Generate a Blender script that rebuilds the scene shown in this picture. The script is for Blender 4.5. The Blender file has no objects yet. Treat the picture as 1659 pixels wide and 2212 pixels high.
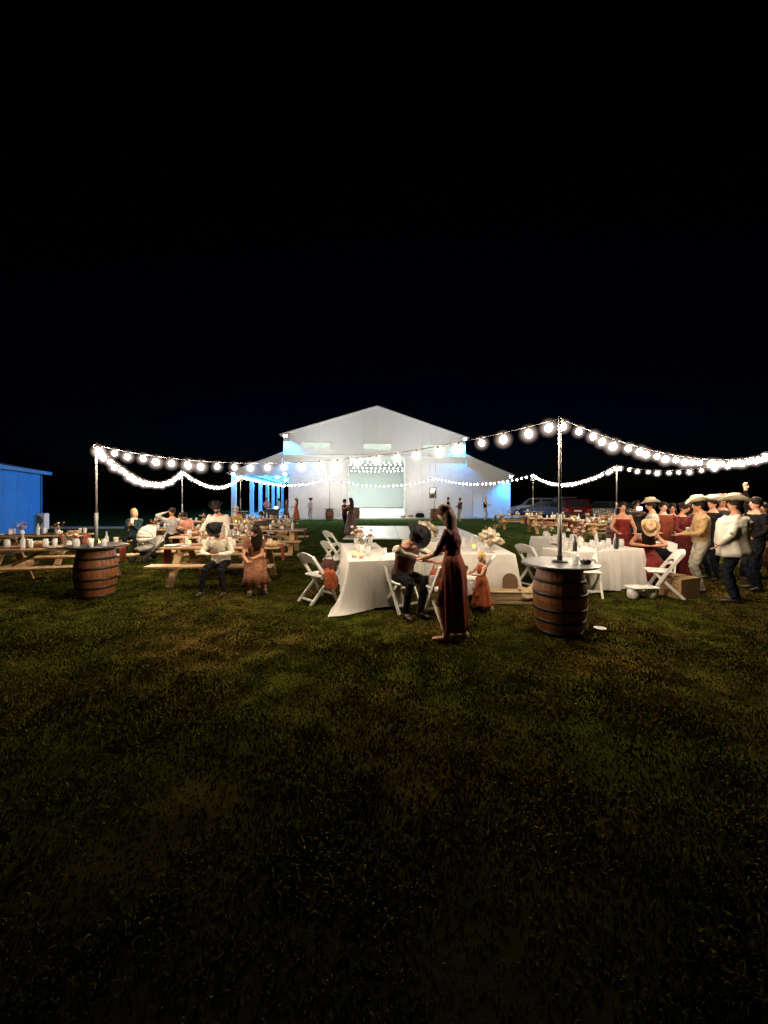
import bpy, math, random
import numpy as np
from mathutils import Vector, Matrix, Quaternion
random.seed(7); rng = np.random.RandomState(7)
PI = math.pi
sc = bpy.context.scene
COL = sc.collection
# ------------------------------------------------------------------ camera
CAMH = 1.77
F, CX, HY = 831.0, 829.5, 1075.0          # focal length, centre and horizon on a 1659x2212 view of the photograph
cam_d = bpy.data.cameras.new('camera'); cam = bpy.data.objects.new('camera', cam_d); COL.objects.link(cam)
cam_d.sensor_fit = 'VERTICAL'; cam_d.sensor_height = 36.0; cam_d.lens = 36.0 * F / 2212.0
cam_d.shift_y = -(1106.0 - HY) / 2212.0
cam_d.clip_start = 0.05; cam_d.clip_end = 3000
cam.location = (0, 0, CAMH); cam.rotation_euler = (PI / 2, 0, 0)
sc.camera = cam
# ------------------------------------------------------------------ night sky
w = bpy.data.worlds.new('World'); sc.world = w; w.use_nodes = True
nt = w.node_tree; bg = nt.nodes['Background']
sky = nt.nodes.new('ShaderNodeTexSky'); sky.sky_type = 'NISHITA'; sky.sun_disc = False
sky.sun_elevation = math.radians(-5.7); sky.sun_rotation = math.radians(5); sky.altitude = 0
nt.links.new(sky.outputs[0], bg.inputs[0]); bg.inputs[1].default_value = 0.05
tint = nt.nodes.new('ShaderNodeMix'); tint.data_type = 'RGBA'; tint.blend_type = 'MULTIPLY'; tint.inputs[0].default_value = 1; tint.inputs[7].default_value = (.25, .5, 1.5, 1)
nt.links.new(sky.outputs[0], tint.inputs[6]); nt.links.new(tint.outputs[2], bg.inputs[0])
moon_d = bpy.data.lights.new('moon', 'SUN'); moon_d.energy = 0.0015; moon_d.angle = math.radians(0.5); moon_d.color = (1, .93, .85)
moon = bpy.data.objects.new('moon', moon_d); COL.objects.link(moon); moon.rotation_euler = (math.radians(40), 0, math.radians(200))
# ------------------------------------------------------------------ look
sc.view_settings.view_transform = 'Standard'; sc.view_settings.look = 'None'
sc.view_settings.exposure = 0.0; sc.view_settings.gamma = 1.0; sc.view_settings.use_curve_mapping = False
cy = sc.cycles
cy.use_denoising = True; cy.denoiser = 'OPENIMAGEDENOISE'; cy.max_bounces = 6; cy.diffuse_bounces = 3
cy.glossy_bounces = 3; cy.transmission_bounces = 4; cy.transparent_max_bounces = 40
cy.sample_clamp_indirect = 2.0; cy.sample_clamp_direct = 0; cy.caustics_reflective = False; cy.caustics_refractive = False
cy.use_light_tree = True
BULB = 370.0        # radiance of a festoon bulb
# ------------------------------------------------------------------ lamps (barn fixtures stand further down; pole floods and car spot are added)
TH = math.radians(7.0); BC = (-0.6, 32.7)
def barn_pt(u, v, z):   # u along the front, v out of the front towards the lawn (+) / into the barn (-)
    return Vector((BC[0] + u * math.cos(TH) + v * math.sin(TH), BC[1] + u * math.sin(TH) - v * math.cos(TH), z))
def lamp(name, kind, loc, energy, color, size=0.1, target=None, spot=60, blend=0.5):
    d = bpy.data.lights.new(name, kind); d.energy = energy; d.color = color
    if kind == 'AREA': d.size = size
    else: d.shadow_soft_size = size
    if kind == 'SPOT': d.spot_size = math.radians(spot); d.spot_blend = blend
    o = bpy.data.objects.new(name, d); COL.objects.link(o); o.location = loc
    if target is not None:
        o.rotation_euler = (Vector(target) - Vector(loc)).to_track_quat('-Z', 'Y').to_euler()
    return o
BLUE = (0.03, 0.36, 1.0)
LAMPS = {'eave_left': (-7.55, 0.55, 6.75), 'eave_right': (7.55, 0.55, 6.75), 'low_right': (11.7, 0.6, 3.55), 'low_left': (-11.6, 0.6, 3.6), 'porch_inner': (-7.6, 0.35, 3.65)}
def lp(k): return barn_pt(*LAMPS[k])
lamp('eave_spot', 'SPOT', lp('eave_left'), 2600, BLUE, .06, barn_pt(-7.2, .1, 5.2), 100, .9)
lamp('eave_spot', 'SPOT', lp('eave_right'), 2600, BLUE, .06, barn_pt(7.2, .1, 5.2), 100, .9)
lamp('low_spot', 'SPOT', lp('low_right'), 2400, BLUE, .06, barn_pt(11.1, .1, 1.0), 100, .9)
lamp('low_spot', 'SPOT', lp('low_left'), 3300, (.015, .24, 1.0), .08, (-17.2, 15.5, 1.2), 62, .8)
lamp('low_spot', 'POINT', lp('low_left'), 500, (.06, .36, 1.0), .08)
lamp('added_car_spot', 'SPOT', barn_pt(12.3, -2, 3.3), 450, (.06, .36, 1.0), .08, (14, 36, .8), 80, .9)  # added spot without a fixture, brightens the parked cars
for sx, px in ((-1, -8.95), (1, 9.3)):     # unseen flood lamps added at the far poles to brighten the barn front
    lamp('added_facade_flood', 'SPOT', (px, 24.15, 2.9), 3000, (.84, .93, 1.0), .12, (-sx * .2, 32.6, 7.4), 80, 1.0)
for k in range(4):
    lamp('porch_lamp', 'POINT', barn_pt(-9.6, -2.5 - 6.6 * k, 3.3), 750, BLUE, .1)
for k in range(3):
    lamp('hall_lamp', 'AREA', barn_pt(0, -3.5 - 8 * k, 6.9), 1250, (.90, 1.0, .95), 4.0, barn_pt(0, -3.5 - 8 * k, 0))

# ================================================================== materials
MATS = {}
def mat(name, col, rough=.6, metal=0., var=.12, vscale=12., bump=0., bscale=60., emis=None, estr=0., spec=.5, coat=0., alpha=1., trans=0., wood=False, wave=None, sheen=0., sss=0.):
    if name in MATS: return MATS[name]
    m = bpy.data.materials.new(name); m.use_nodes = True; MATS[name] = m
    n = m.node_tree.nodes; l = m.node_tree.links; b = n['Principled BSDF']
    b.inputs['Roughness'].default_value = rough; b.inputs['Metallic'].default_value = metal
    b.inputs['Specular IOR Level'].default_value = spec
    if coat: b.inputs['Coat Weight'].default_value = coat; b.inputs['Coat Roughness'].default_value = .15
    if trans: b.inputs['Transmission Weight'].default_value = trans
    if alpha < 1: b.inputs['Alpha'].default_value = alpha
    if sheen: b.inputs['Sheen Weight'].default_value = sheen
    if sss: b.inputs['Subsurface Weight'].default_value = sss; b.inputs['Subsurface Radius'].default_value = (.01, .004, .002)
    tc = n.new('ShaderNodeTexCoord'); mp = n.new('ShaderNodeMapping'); l.new(tc.outputs['Object'], mp.inputs[0])
    if wood: mp.inputs['Scale'].default_value = wood
    nz = n.new('ShaderNodeTexNoise'); nz.inputs['Scale'].default_value = vscale; nz.inputs['Detail'].default_value = 5
    l.new(mp.outputs[0], nz.inputs['Vector'])
    rp = n.new('ShaderNodeValToRGB'); c = Vector(col[:3])
    rp.color_ramp.elements[0].position = .3; rp.color_ramp.elements[1].position = .72
    rp.color_ramp.elements[0].color = (*[max(0, x * (1 - var)) for x in c], 1)
    rp.color_ramp.elements[1].color = (*[min(1, x * (1 + var)) for x in c], 1)
    l.new(nz.outputs['Fac'], rp.inputs[0])
    oi = n.new('ShaderNodeObjectInfo'); hs = n.new('ShaderNodeHueSaturation'); mr = n.new('ShaderNodeMapRange')
    mr.inputs['To Min'].default_value = 1 - var * .5; mr.inputs['To Max'].default_value = 1 + var * .5
    l.new(oi.outputs['Random'], mr.inputs[0]); l.new(mr.outputs[0], hs.inputs['Value']); l.new(rp.outputs[0], hs.inputs['Color'])
    l.new(hs.outputs[0], b.inputs['Base Color'])
    if bump:
        bt = n.new('ShaderNodeTexNoise'); bt.inputs['Scale'].default_value = bscale; bt.inputs['Detail'].default_value = 4
        l.new(mp.outputs[0], bt.inputs['Vector'])
        bp = n.new('ShaderNodeBump'); bp.inputs['Strength'].default_value = bump; bp.inputs['Distance'].default_value = .01
        l.new(bt.outputs['Fac'], bp.inputs['Height']); l.new(bp.outputs[0], b.inputs['Normal'])
    if wave:
        wt = n.new('ShaderNodeTexWave'); wt.inputs['Scale'].default_value = wave[0]; wt.bands_direction = wave[1]; wt.wave_profile = 'TRI'
        l.new(tc.outputs['Object'], wt.inputs['Vector'])
        bp = n.new('ShaderNodeBump'); bp.inputs['Strength'].default_value = wave[2]; bp.inputs['Distance'].default_value = .02
        l.new(wt.outputs['Fac'], bp.inputs['Height']); l.new(bp.outputs[0], b.inputs['Normal'])
    if emis: b.inputs['Emission Color'].default_value = (*emis, 1); b.inputs['Emission Strength'].default_value = estr
    return m
M_bulb = mat('bulb_glass', (.9, .85, .7), .3, emis=(1.0, .80, .58), estr=BULB)
M_bulbdim = mat('dimmer_bulb_glass', (.9, .85, .7), .3, emis=(1.0, .84, .66), estr=BULB * .42)
M_hallbulb = mat('hall_bulb_glass', (.9, .85, .7), .3, emis=(1.0, .93, .85), estr=60)
M_cable = mat('black_rubber_cable', (.015, .015, .015), .6)
M_socket = mat('bulb_socket', (.02, .02, .02), .5)
M_pole = mat('galvanised_pole', (.22, .215, .20), .55, .2, var=.08, vscale=4)
M_white = mat('white_metal_siding', (.66, .665, .66), .5, 0., var=.02, vscale=1.2, wave=(1.75, 'X', .15), spec=.4)
M_trim = mat('white_trim', (.72, .73, .72), .45, var=.06)
M_roof = mat('pale_roof_metal', (.6, .62, .62), .4, .3, var=.08)
M_hallwall = mat('hall_wall_liner', (.74, .77, .75), .7, var=.03)
M_hallfloor = mat('hall_floor_concrete', (.5, .5, .46), .5, var=.1, vscale=2)
M_conc = mat('pale_concrete', (.42, .41, .38), .8, var=.2, vscale=3, bump=.3)
M_glass = mat('window_glass', (.75, .88, .8), .08, alpha=.35, spec=.5, var=.02)
M_dark = mat('dark_glass', (.02, .025, .03), .08, spec=.6)
M_bluew = mat('blue_shed_siding', (.012, .16, .50), .7, var=.10, vscale=2, wave=(1.6, 'Y', .4))
M_shedroof = mat('blue_grey_roof_edge', (.04, .13, .30), .6)
M_led = mat('led_strip_glow', (.6, .8, 1), .4, emis=(.28, .62, 1.0), estr=22)
M_ledhot = mat('flood_lens_glow', (.8, .9, 1), .4, emis=(.62, .85, 1.0), estr=70)
M_black = mat('black_plastic', (.02, .02, .022), .45)
M_resin = mat('white_resin', (.74, .73, .69), .38, var=.05)
M_cushion = mat('ivory_vinyl', (.70, .68, .62), .45, var=.05)
M_cloth = mat('white_table_linen', (.62, .59, .545), .85, var=.05, vscale=6, bump=1., bscale=7, sheen=.2)
M_pine = mat('pine_plank', (.44, .27, .13), .65, var=.28, vscale=5, bump=.3, bscale=30, wood=(1.2, 9, 9))
M_oak = mat('barrel_oak', (.22, .080, .026), .5, var=.35, vscale=5, bump=.4, bscale=20, wood=(9, 9, .8))
M_hoop = mat('barrel_hoop_steel', (.028, .025, .022), .5, .5, var=.3)
M_disc = mat('zinc_table_disc', (.20, .20, .205), .38, .7, var=.2, vscale=5, bump=.15, bscale=8)
M_ddisc = mat('dark_table_disc', (.05, .04, .035), .3, .2, var=.2)
M_clear = mat('clear_drinking_glass', (.85, .86, .85), .08, alpha=.42, spec=.8, var=.03)
M_paper = mat('white_paper', (.72, .71, .68), .7)
M_cand = mat('candle_flame', (1, .8, .1), .5, emis=(1.0, .62, .02), estr=9)
M_candred = mat('red_candle_glow', (.7, .03, .03), .5, emis=(.9, .05, .05), estr=.35)
M_stem = mat('dried_stem', (.22, .15, .09), .8)
M_pampas = mat('pampas_plume', (.52, .41, .27), .9, var=.3, sheen=.4)
M_petalr = mat('rust_petals', (.33, .09, .05), .8, var=.35)
M_petalw = mat('cream_petals', (.62, .55, .44), .8, var=.2)
M_leaf = mat('eucalyptus_leaf', (.07, .11, .05), .7, var=.4)
M_rust = mat('rust_cloth', (.16, .036, .018), .8, var=.3, vscale=18, bump=.5, bscale=30, spec=.12)
M_rustb = mat('rust_orange_cloth', (.30, .075, .03), .8, var=.35, vscale=18, bump=.5, bscale=30, spec=.12)
M_maroon = mat('maroon_cloth', (.075, .010, .010), .7, var=.3, vscale=12, bump=.5, bscale=20, spec=.12)
M_red = mat('deep_red_cloth', (.125, .013, .009), .65, var=.3, vscale=12, bump=.5, bscale=20, spec=.12)
M_cream = mat('cream_cotton', (.64, .58, .47), .85, var=.12, vscale=14, bump=.6, bscale=22, spec=.12)
M_wshirt = mat('white_cotton', (.56, .52, .45), .85, var=.12, vscale=14, bump=.7, bscale=16, spec=.12)
M_tan = mat('tan_cotton', (.36, .235, .11), .85, var=.18, vscale=14, bump=.5, bscale=22, spec=.12)
M_beige = mat('beige_trousers', (.40, .37, .30), .85, var=.15, vscale=10, bump=.9, bscale=14, spec=.12)
M_bshirt = mat('black_cotton', (.008, .008, .009), .9, var=.3, bump=.4, spec=.08)
M_jeans = mat('dark_denim', (.011, .013, .02), .9, var=.35, bump=.4, spec=.08)
M_teal = mat('dark_teal_knit', (.02, .04, .045), .9, var=.3, bump=.5, spec=.12)
M_grey = mat('grey_cotton', (.34, .32, .30), .85, var=.2, bump=.4, spec=.12)
M_pink = mat('salmon_cotton', (.50, .22, .16), .85, var=.2, bump=.4, spec=.12)
M_brown = mat('brown_print_cloth', (.17, .075, .04), .85, var=.6, vscale=40, bump=.5, spec=.12)
M_dbrown = mat('dark_brown_satin', (.045, .018, .016), .5, var=.3, bump=.3)
M_vest = mat('dark_brown_vest', (.07, .03, .026), .7, var=.3, bump=.4, spec=.12)
M_plaid = mat('dark_plaid_cloth', (.05, .04, .04), .85, var=.7, vscale=30, spec=.12)
M_skin = mat('skin_tan', (.46, .22, .13), .5, var=.10, vscale=8, sss=.1)
M_skinl = mat('skin_light', (.56, .31, .21), .5, var=.10, vscale=8, sss=.1)
M_skind = mat('skin_brown', (.30, .13, .075), .5, var=.10, vscale=8, sss=.1)
M_hairb = mat('black_brown_hair', (.012, .007, .005), .6, var=.5, vscale=30, bump=.6, spec=.12)
M_hairr = mat('brown_hair', (.06, .020, .011), .6, var=.5, vscale=30, bump=.6, spec=.12)
M_hairy = mat('blond_hair', (.46, .31, .14), .5, var=.3, vscale=30, bump=.6, spec=.12)
M_straw = mat('cream_straw', (.50, .44, .31), .8, var=.12, vscale=40, bump=.5, bscale=120)
M_tstraw = mat('tan_straw', (.42, .27, .14), .8, var=.2, vscale=40, bump=.5, bscale=120)
M_bfelt = mat('black_felt', (.012, .012, .013), .9, var=.3, spec=.12)
M_boot = mat('dark_leather', (.03, .018, .012), .4)
M_lip = mat('lips', (.35, .09, .07), .5)
M_eye = mat('eye_dark', (.02, .015, .012), .2)
M_card = mat('cardboard', (.36, .22, .11), .85, var=.12, vscale=5, bump=.2)
M_cardp = mat('cardboard_print', (.20, .09, .04), .85)
M_floor1 = mat('dance_floor_panel', (.85, .85, .84), .35, var=.06, vscale=3, coat=.6, bump=.25, bscale=9)
M_screen = mat('phone_screen', (.8, .9, 1), .3, emis=(.62, .82, 1.0), estr=5)
M_carblue = mat('car_paint_navy', (.02, .04, .09), .25, .4, coat=1)
M_carwhite = mat('car_paint_white', (.16, .16, .17), .25, coat=1)
M_carred = mat('car_paint_red', (.13, .010, .008), .25, .2, coat=1)
M_cargrey = mat('car_paint_grey', (.06, .06, .065), .25, .5, coat=1)
M_tyre = mat('tyre_rubber', (.015, .015, .015), .8)
M_rim = mat('alloy_rim', (.4, .4, .42), .3, .9)
M_tail = mat('tail_lamp', (.4, .01, .01), .25)
M_head = mat('head_lamp', (.6, .6, .6), .1)
M_crate = mat('pale_crate_wood', (.42, .31, .17), .75, var=.2, vscale=5, bump=.3, wood=(1, 8, 8))
M_burlap = mat('burlap_cloth', (.48, .35, .19), .9, var=.2, vscale=60, bump=.6, bscale=160)
M_archp = mat('dark_arch_panel', (.16, .09, .045), .7, var=.2)
M_leafdark = mat('night_leaves', (.05, .07, .03), .8, var=.4)

# ================================================================== mesh helpers
class MB:
    def __init__(s): s.v = []; s.f = []; s.mi = []
    def add(s, vs, fs, mi=0):
        o = len(s.v); s.v += [tuple(p) for p in vs]; s.f += [tuple(o + i for i in f) for f in fs]; s.mi += [mi] * len(fs); return s
    def box(s, c, d, rz=0., rx=0., ry=0., mi=0, bev=0.):
        hx, hy, hz = d[0] / 2, d[1] / 2, d[2] / 2
        R = Matrix.Rotation(rz, 3, 'Z') @ Matrix.Rotation(ry, 3, 'Y') @ Matrix.Rotation(rx, 3, 'X'); c = Vector(c)
        if bev <= 0:
            vs = [c + R @ Vector((x * hx, y * hy, z * hz)) for x, y, z in ((-1,-1,-1),(1,-1,-1),(1,1,-1),(-1,1,-1),(-1,-1,1),(1,-1,1),(1,1,1),(-1,1,1))]
            return s.add(vs, [(0,3,2,1),(4,5,6,7),(0,1,5,4),(1,2,6,5),(2,3,7,6),(3,0,4,7)], mi)
        b = min(bev, hx * .9, hy * .9, hz * .9); pts = []
        for z, k in ((-hz, b), (-hz + b, 0), (hz - b, 0), (hz, b)):
            X, Y = hx - k, hy - k; e = b * (1 if k == 0 else .5)
            for x, y in ((-X + e, -Y), (X - e, -Y), (X, -Y + e), (X, Y - e), (X - e, Y), (-X + e, Y), (-X, Y - e), (-X, -Y + e)):
                pts.append(c + R @ Vector((x, y, z)))
        fs = [tuple(range(7, -1, -1)), tuple(range(24, 32))]
        for r in range(3):
            for i in range(8): j = (i + 1) % 8; fs.append((r*8+i, r*8+j, r*8+8+j, r*8+8+i))
        return s.add(pts, fs, mi)
    def beam(s, a, b, w, h, up=(0, 0, 1), mi=0):     # rectangular bar from a to b
        a, b = Vector(a), Vector(b); t = (b - a).normalized(); sd = t.cross(Vector(up))
        if sd.length < 1e-4: sd = t.cross(Vector((0, 1, 0)))
        sd.normalize(); u = sd.cross(t).normalized(); vs = []
        for p in (a, b):
            for x, y in ((-1,-1),(1,-1),(1,1),(-1,1)): vs.append(p + sd * x * w / 2 + u * y * h / 2)
        return s.add(vs, [(3,2,1,0),(4,5,6,7),(0,1,5,4),(1,2,6,5),(2,3,7,6),(3,0,4,7)], mi)
    def tube(s, pts, rad, n=8, up=(0, 0, 1), cap=True, mi=0, rip=None):
        pts = [Vector(p) for p in pts]; R = []
        up = Vector(up); L = len(pts); vs = []
        rad = [(r, r) if not isinstance(r, (tuple, list)) else r for r in (rad if isinstance(rad, (list, tuple)) else [rad] * L)]
        for i, p in enumerate(pts):
            t = (pts[min(i + 1, L - 1)] - pts[max(i - 1, 0)]).normalized()
            sd = t.cross(up)
            if sd.length < 1e-3: sd = Vector((1, 0, 0)) if abs(t.x) < .9 else Vector((0, 1, 0))
            sd.normalize(); w_ = t.cross(sd).normalized()
            for k in range(n):
                a = 2 * PI * k / n; q = 1.
                if rip: q = 1 + rip(i / (L - 1), a)
                vs.append(p + sd * math.cos(a) * rad[i][0] * q + w_ * math.sin(a) * rad[i][1] * q)
        fs = []
        for i in range(L - 1):
            for k in range(n): j = (k + 1) % n; fs.append((i*n+k, i*n+j, (i+1)*n+j, (i+1)*n+k))
        if cap: fs.append(tuple(range(n - 1, -1, -1))); fs.append(tuple(range((L-1)*n, L*n)))
        return s.add(vs, fs, mi)
    def lathe(s, prof, n=16, c=(0, 0, 0), mi=0, cap=True, sx=1., sy=1.):
        vs = []; L = len(prof)
        for r, z in prof:
            for k in range(n): a = 2 * PI * k / n; vs.append((c[0] + r * math.cos(a) * sx, c[1] + r * math.sin(a) * sy, c[2] + z))
        fs = []
        for i in range(L - 1):
            for k in range(n): j = (k + 1) % n; fs.append((i*n+k, i*n+j, (i+1)*n+j, (i+1)*n+k))
        if cap: fs.append(tuple(range(n - 1, -1, -1))); fs.append(tuple(range((L-1)*n, L*n)))
        return s.add(vs, fs, mi)
    def ell(s, c, r, n=10, m=7, mi=0, R=None, fn=None):
        vs = []; c = Vector(c)
        for i in range(m + 1):
            th = PI * i / m
            for k in range(n):
                a = 2 * PI * k / n; d = Vector((math.sin(th) * math.cos(a), math.sin(th) * math.sin(a), math.cos(th)))
                q = fn(d) if fn else 1.
                p = Vector((d.x * r[0], d.y * r[1], d.z * r[2])) * q
                if R: p = R @ p
                vs.append(c + p)
        fs = []
        for i in range(m):
            for k in range(n):
                j = (k + 1) % n
                if i == 0: fs.append((k, (i+1)*n+k, (i+1)*n+j))
                elif i == m - 1: fs.append((i*n+k, (i+1)*n+k, i*n+j))
                else: fs.append((i*n+k, (i+1)*n+k, (i+1)*n+j, i*n+j))
        return s.add(vs, fs, mi)
    def prism(s, poly, axis, a, b, mi=0):     # poly: list of (p,q); axis 'y': p=x q=z ; 'x': p=y q=z ; 'z': p=x q=y
        def P(p, q, t): return {'y': (p, t, q), 'x': (t, p, q), 'z': (p, q, t)}[axis]
        n = len(poly); vs = [P(p, q, a) for p, q in poly] + [P(p, q, b) for p, q in poly]
        fs = [tuple(range(n)), tuple(range(2*n-1, n-1, -1))] + [(i, n+i, n+(i+1) % n, (i+1) % n) for i in range(n)]
        return s.add(vs, fs, mi)
    def mesh(s, name, mats, smooth=False):
        me = bpy.data.meshes.new(name); me.from_pydata(s.v, [], s.f)
        for m in (mats if isinstance(mats, (list, tuple)) else [mats]): me.materials.append(m)
        if any(s.mi): me.polygons.foreach_set('material_index', s.mi)
        if smooth: me.polygons.foreach_set('use_smooth', [True] * len(me.polygons))
        me.update(); return me
    def build(s, name, mats, parent=None, smooth=False, loc=None, rz=None):
        return link(name, s.mesh(name, mats, smooth), parent, loc, rz)
def fixnormals(me):
    import bmesh
    b = bmesh.new(); b.from_mesh(me); bmesh.ops.recalc_face_normals(b, faces=b.faces); b.to_mesh(me); b.free()
def link(name, me, parent=None, loc=None, rz=None, rot=None):
    o = bpy.data.objects.new(name, me); COL.objects.link(o)
    if parent is not None: o.parent = parent
    if loc is not None: o.location = loc
    if rz is not None: o.rotation_euler = (0, 0, rz)
    if rot is not None: o.rotation_euler = rot
    return o
def thing(name, label, cat, loc=(0, 0, 0), rz=0., group=None, o=None, scale=None):
    if o is None: o = bpy.data.objects.new(name, None); COL.objects.link(o); o.empty_display_size = .1
    o.location = loc; o.rotation_euler = (0, 0, rz); o['label'] = label; o['category'] = cat
    if group: o['group'] = group
    if scale: o.scale = (scale,) * 3
    return o
KIDS = {}
def kids(o): return [c for c in COL.objects if c.parent == o]
def dup(root, loc, rz=0., label=None, group=None):
    def cp(o, par):
        c = o.copy(); COL.objects.link(c)
        if par is not None: c.parent = par
        for ch in KID.get(o.name, []): cp(ch, c)
        return c
    KID = {}
    def walk(o):
        KID[o.name] = list(o.children)
        for ch in o.children: walk(ch)
    walk(root)
    c = cp(root, None); c.location = loc; c.rotation_euler = (0, 0, rz)
    if label: c['label'] = label
    if group: c['group'] = group
    return c
def G(px, py, z=0.):     # ground (or height z) point seen at a place of the photograph, used for measuring positions
    Y = F * (CAMH - z) / (py - HY); return Vector(((px - CX) / F * Y, Y, z))
def XY(px, Y): return Vector(((px - CX) / F * Y, Y, 0))

# ================================================================== setting
def structure(o): o['kind'] = 'structure'; return o
def grass_mat():
    m = bpy.data.materials.new('lawn'); m.use_nodes = True; n = m.node_tree.nodes; l = m.node_tree.links; b = n['Principled BSDF']
    b.inputs['Roughness'].default_value = 1.; b.inputs['Specular IOR Level'].default_value = 0.
    tc = n.new('ShaderNodeTexCoord')
    def noise(s, d=5): t = n.new('ShaderNodeTexNoise'); t.inputs['Scale'].default_value = s; t.inputs['Detail'].default_value = d; l.new(tc.outputs['Object'], t.inputs['Vector']); return t
    a, c, d = noise(.55), noise(3.6, 9), noise(26, 6)
    r1 = n.new('ShaderNodeValToRGB'); r1.color_ramp.elements[0].color = (.037, .046, .006, 1); r1.color_ramp.elements[1].color = (.068, .047, .011, 1)
    r1.color_ramp.elements[0].position = .42; r1.color_ramp.elements[1].position = .6
    r2 = n.new('ShaderNodeValToRGB'); r2.color_ramp.elements[0].color = (.30, .32, .30, 1); r2.color_ramp.elements[1].color = (1.3, 1.3, 1.3, 1)
    r2.color_ramp.elements[0].position = .36; r2.color_ramp.elements[1].position = .62
    l.new(a.outputs[0], r1.inputs[0]); l.new(c.outputs[0], r2.inputs[0])
    mx = n.new('ShaderNodeMix'); mx.data_type = 'RGBA'; mx.blend_type = 'MULTIPLY'; mx.inputs[0].default_value = 1
    l.new(r1.outputs[0], mx.inputs[6]); l.new(r2.outputs[0], mx.inputs[7]); l.new(mx.outputs[2], b.inputs['Base Color'])
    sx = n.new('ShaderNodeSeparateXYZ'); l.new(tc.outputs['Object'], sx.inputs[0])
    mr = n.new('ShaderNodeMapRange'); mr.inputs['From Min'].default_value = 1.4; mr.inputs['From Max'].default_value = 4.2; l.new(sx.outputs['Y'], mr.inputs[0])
    near_falloff = n.new('ShaderNodeMix'); near_falloff.data_type = 'RGBA'; near_falloff.inputs[6].default_value = (.009, .0085, .0035, 1)     # light falloff painted as darker colour at the near end of the lawn
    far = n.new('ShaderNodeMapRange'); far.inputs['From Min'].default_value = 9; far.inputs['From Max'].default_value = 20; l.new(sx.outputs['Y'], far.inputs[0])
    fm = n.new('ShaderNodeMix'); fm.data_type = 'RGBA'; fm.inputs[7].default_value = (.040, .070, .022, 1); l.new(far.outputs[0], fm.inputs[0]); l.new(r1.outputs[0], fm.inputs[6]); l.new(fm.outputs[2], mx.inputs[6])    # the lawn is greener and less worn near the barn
    l.new(mr.outputs[0], near_falloff.inputs[0]); l.new(mx.outputs[2], near_falloff.inputs[7]); l.new(near_falloff.outputs[2], b.inputs['Base Color'])
    bp = n.new('ShaderNodeBump'); bp.inputs['Strength'].default_value = .45; bp.inputs['Distance'].default_value = .02
    l.new(d.outputs[0], bp.inputs['Height']); l.new(bp.outputs[0], b.inputs['Normal'])
    return m
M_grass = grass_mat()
def build_ground():
    # one sheet: fine near the camera, coarse to the horizon, with shallow lumps near by
    xs = list(np.linspace(-14, 14, 113)); xs = [-600, -300, -120, -50, -28] + xs + [28, 50, 120, 300, 600]
    ys = [-100, -40, -8] + list(np.linspace(-2, 14, 65)) + [16, 19, 23, 28, 36, 50, 80, 140, 300, 600]
    vs = []
    for y in ys:
        for x in xs:
            z = 0.
            if -2 < y < 14 and abs(x) < 14: z = -.008 + .005 * math.sin(x * 2.3 + y) * math.sin(y * 1.9 - x * .6) + rng.uniform(-.003, 0)
            vs.append((x, y, min(z, 0)))
    nx = len(xs); fs = [(j*nx+i, j*nx+i+1, (j+1)*nx+i+1, (j+1)*nx+i) for j in range(len(ys)-1) for i in range(nx-1)]
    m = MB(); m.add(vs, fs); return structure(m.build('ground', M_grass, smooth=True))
ground = build_ground()
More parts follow.
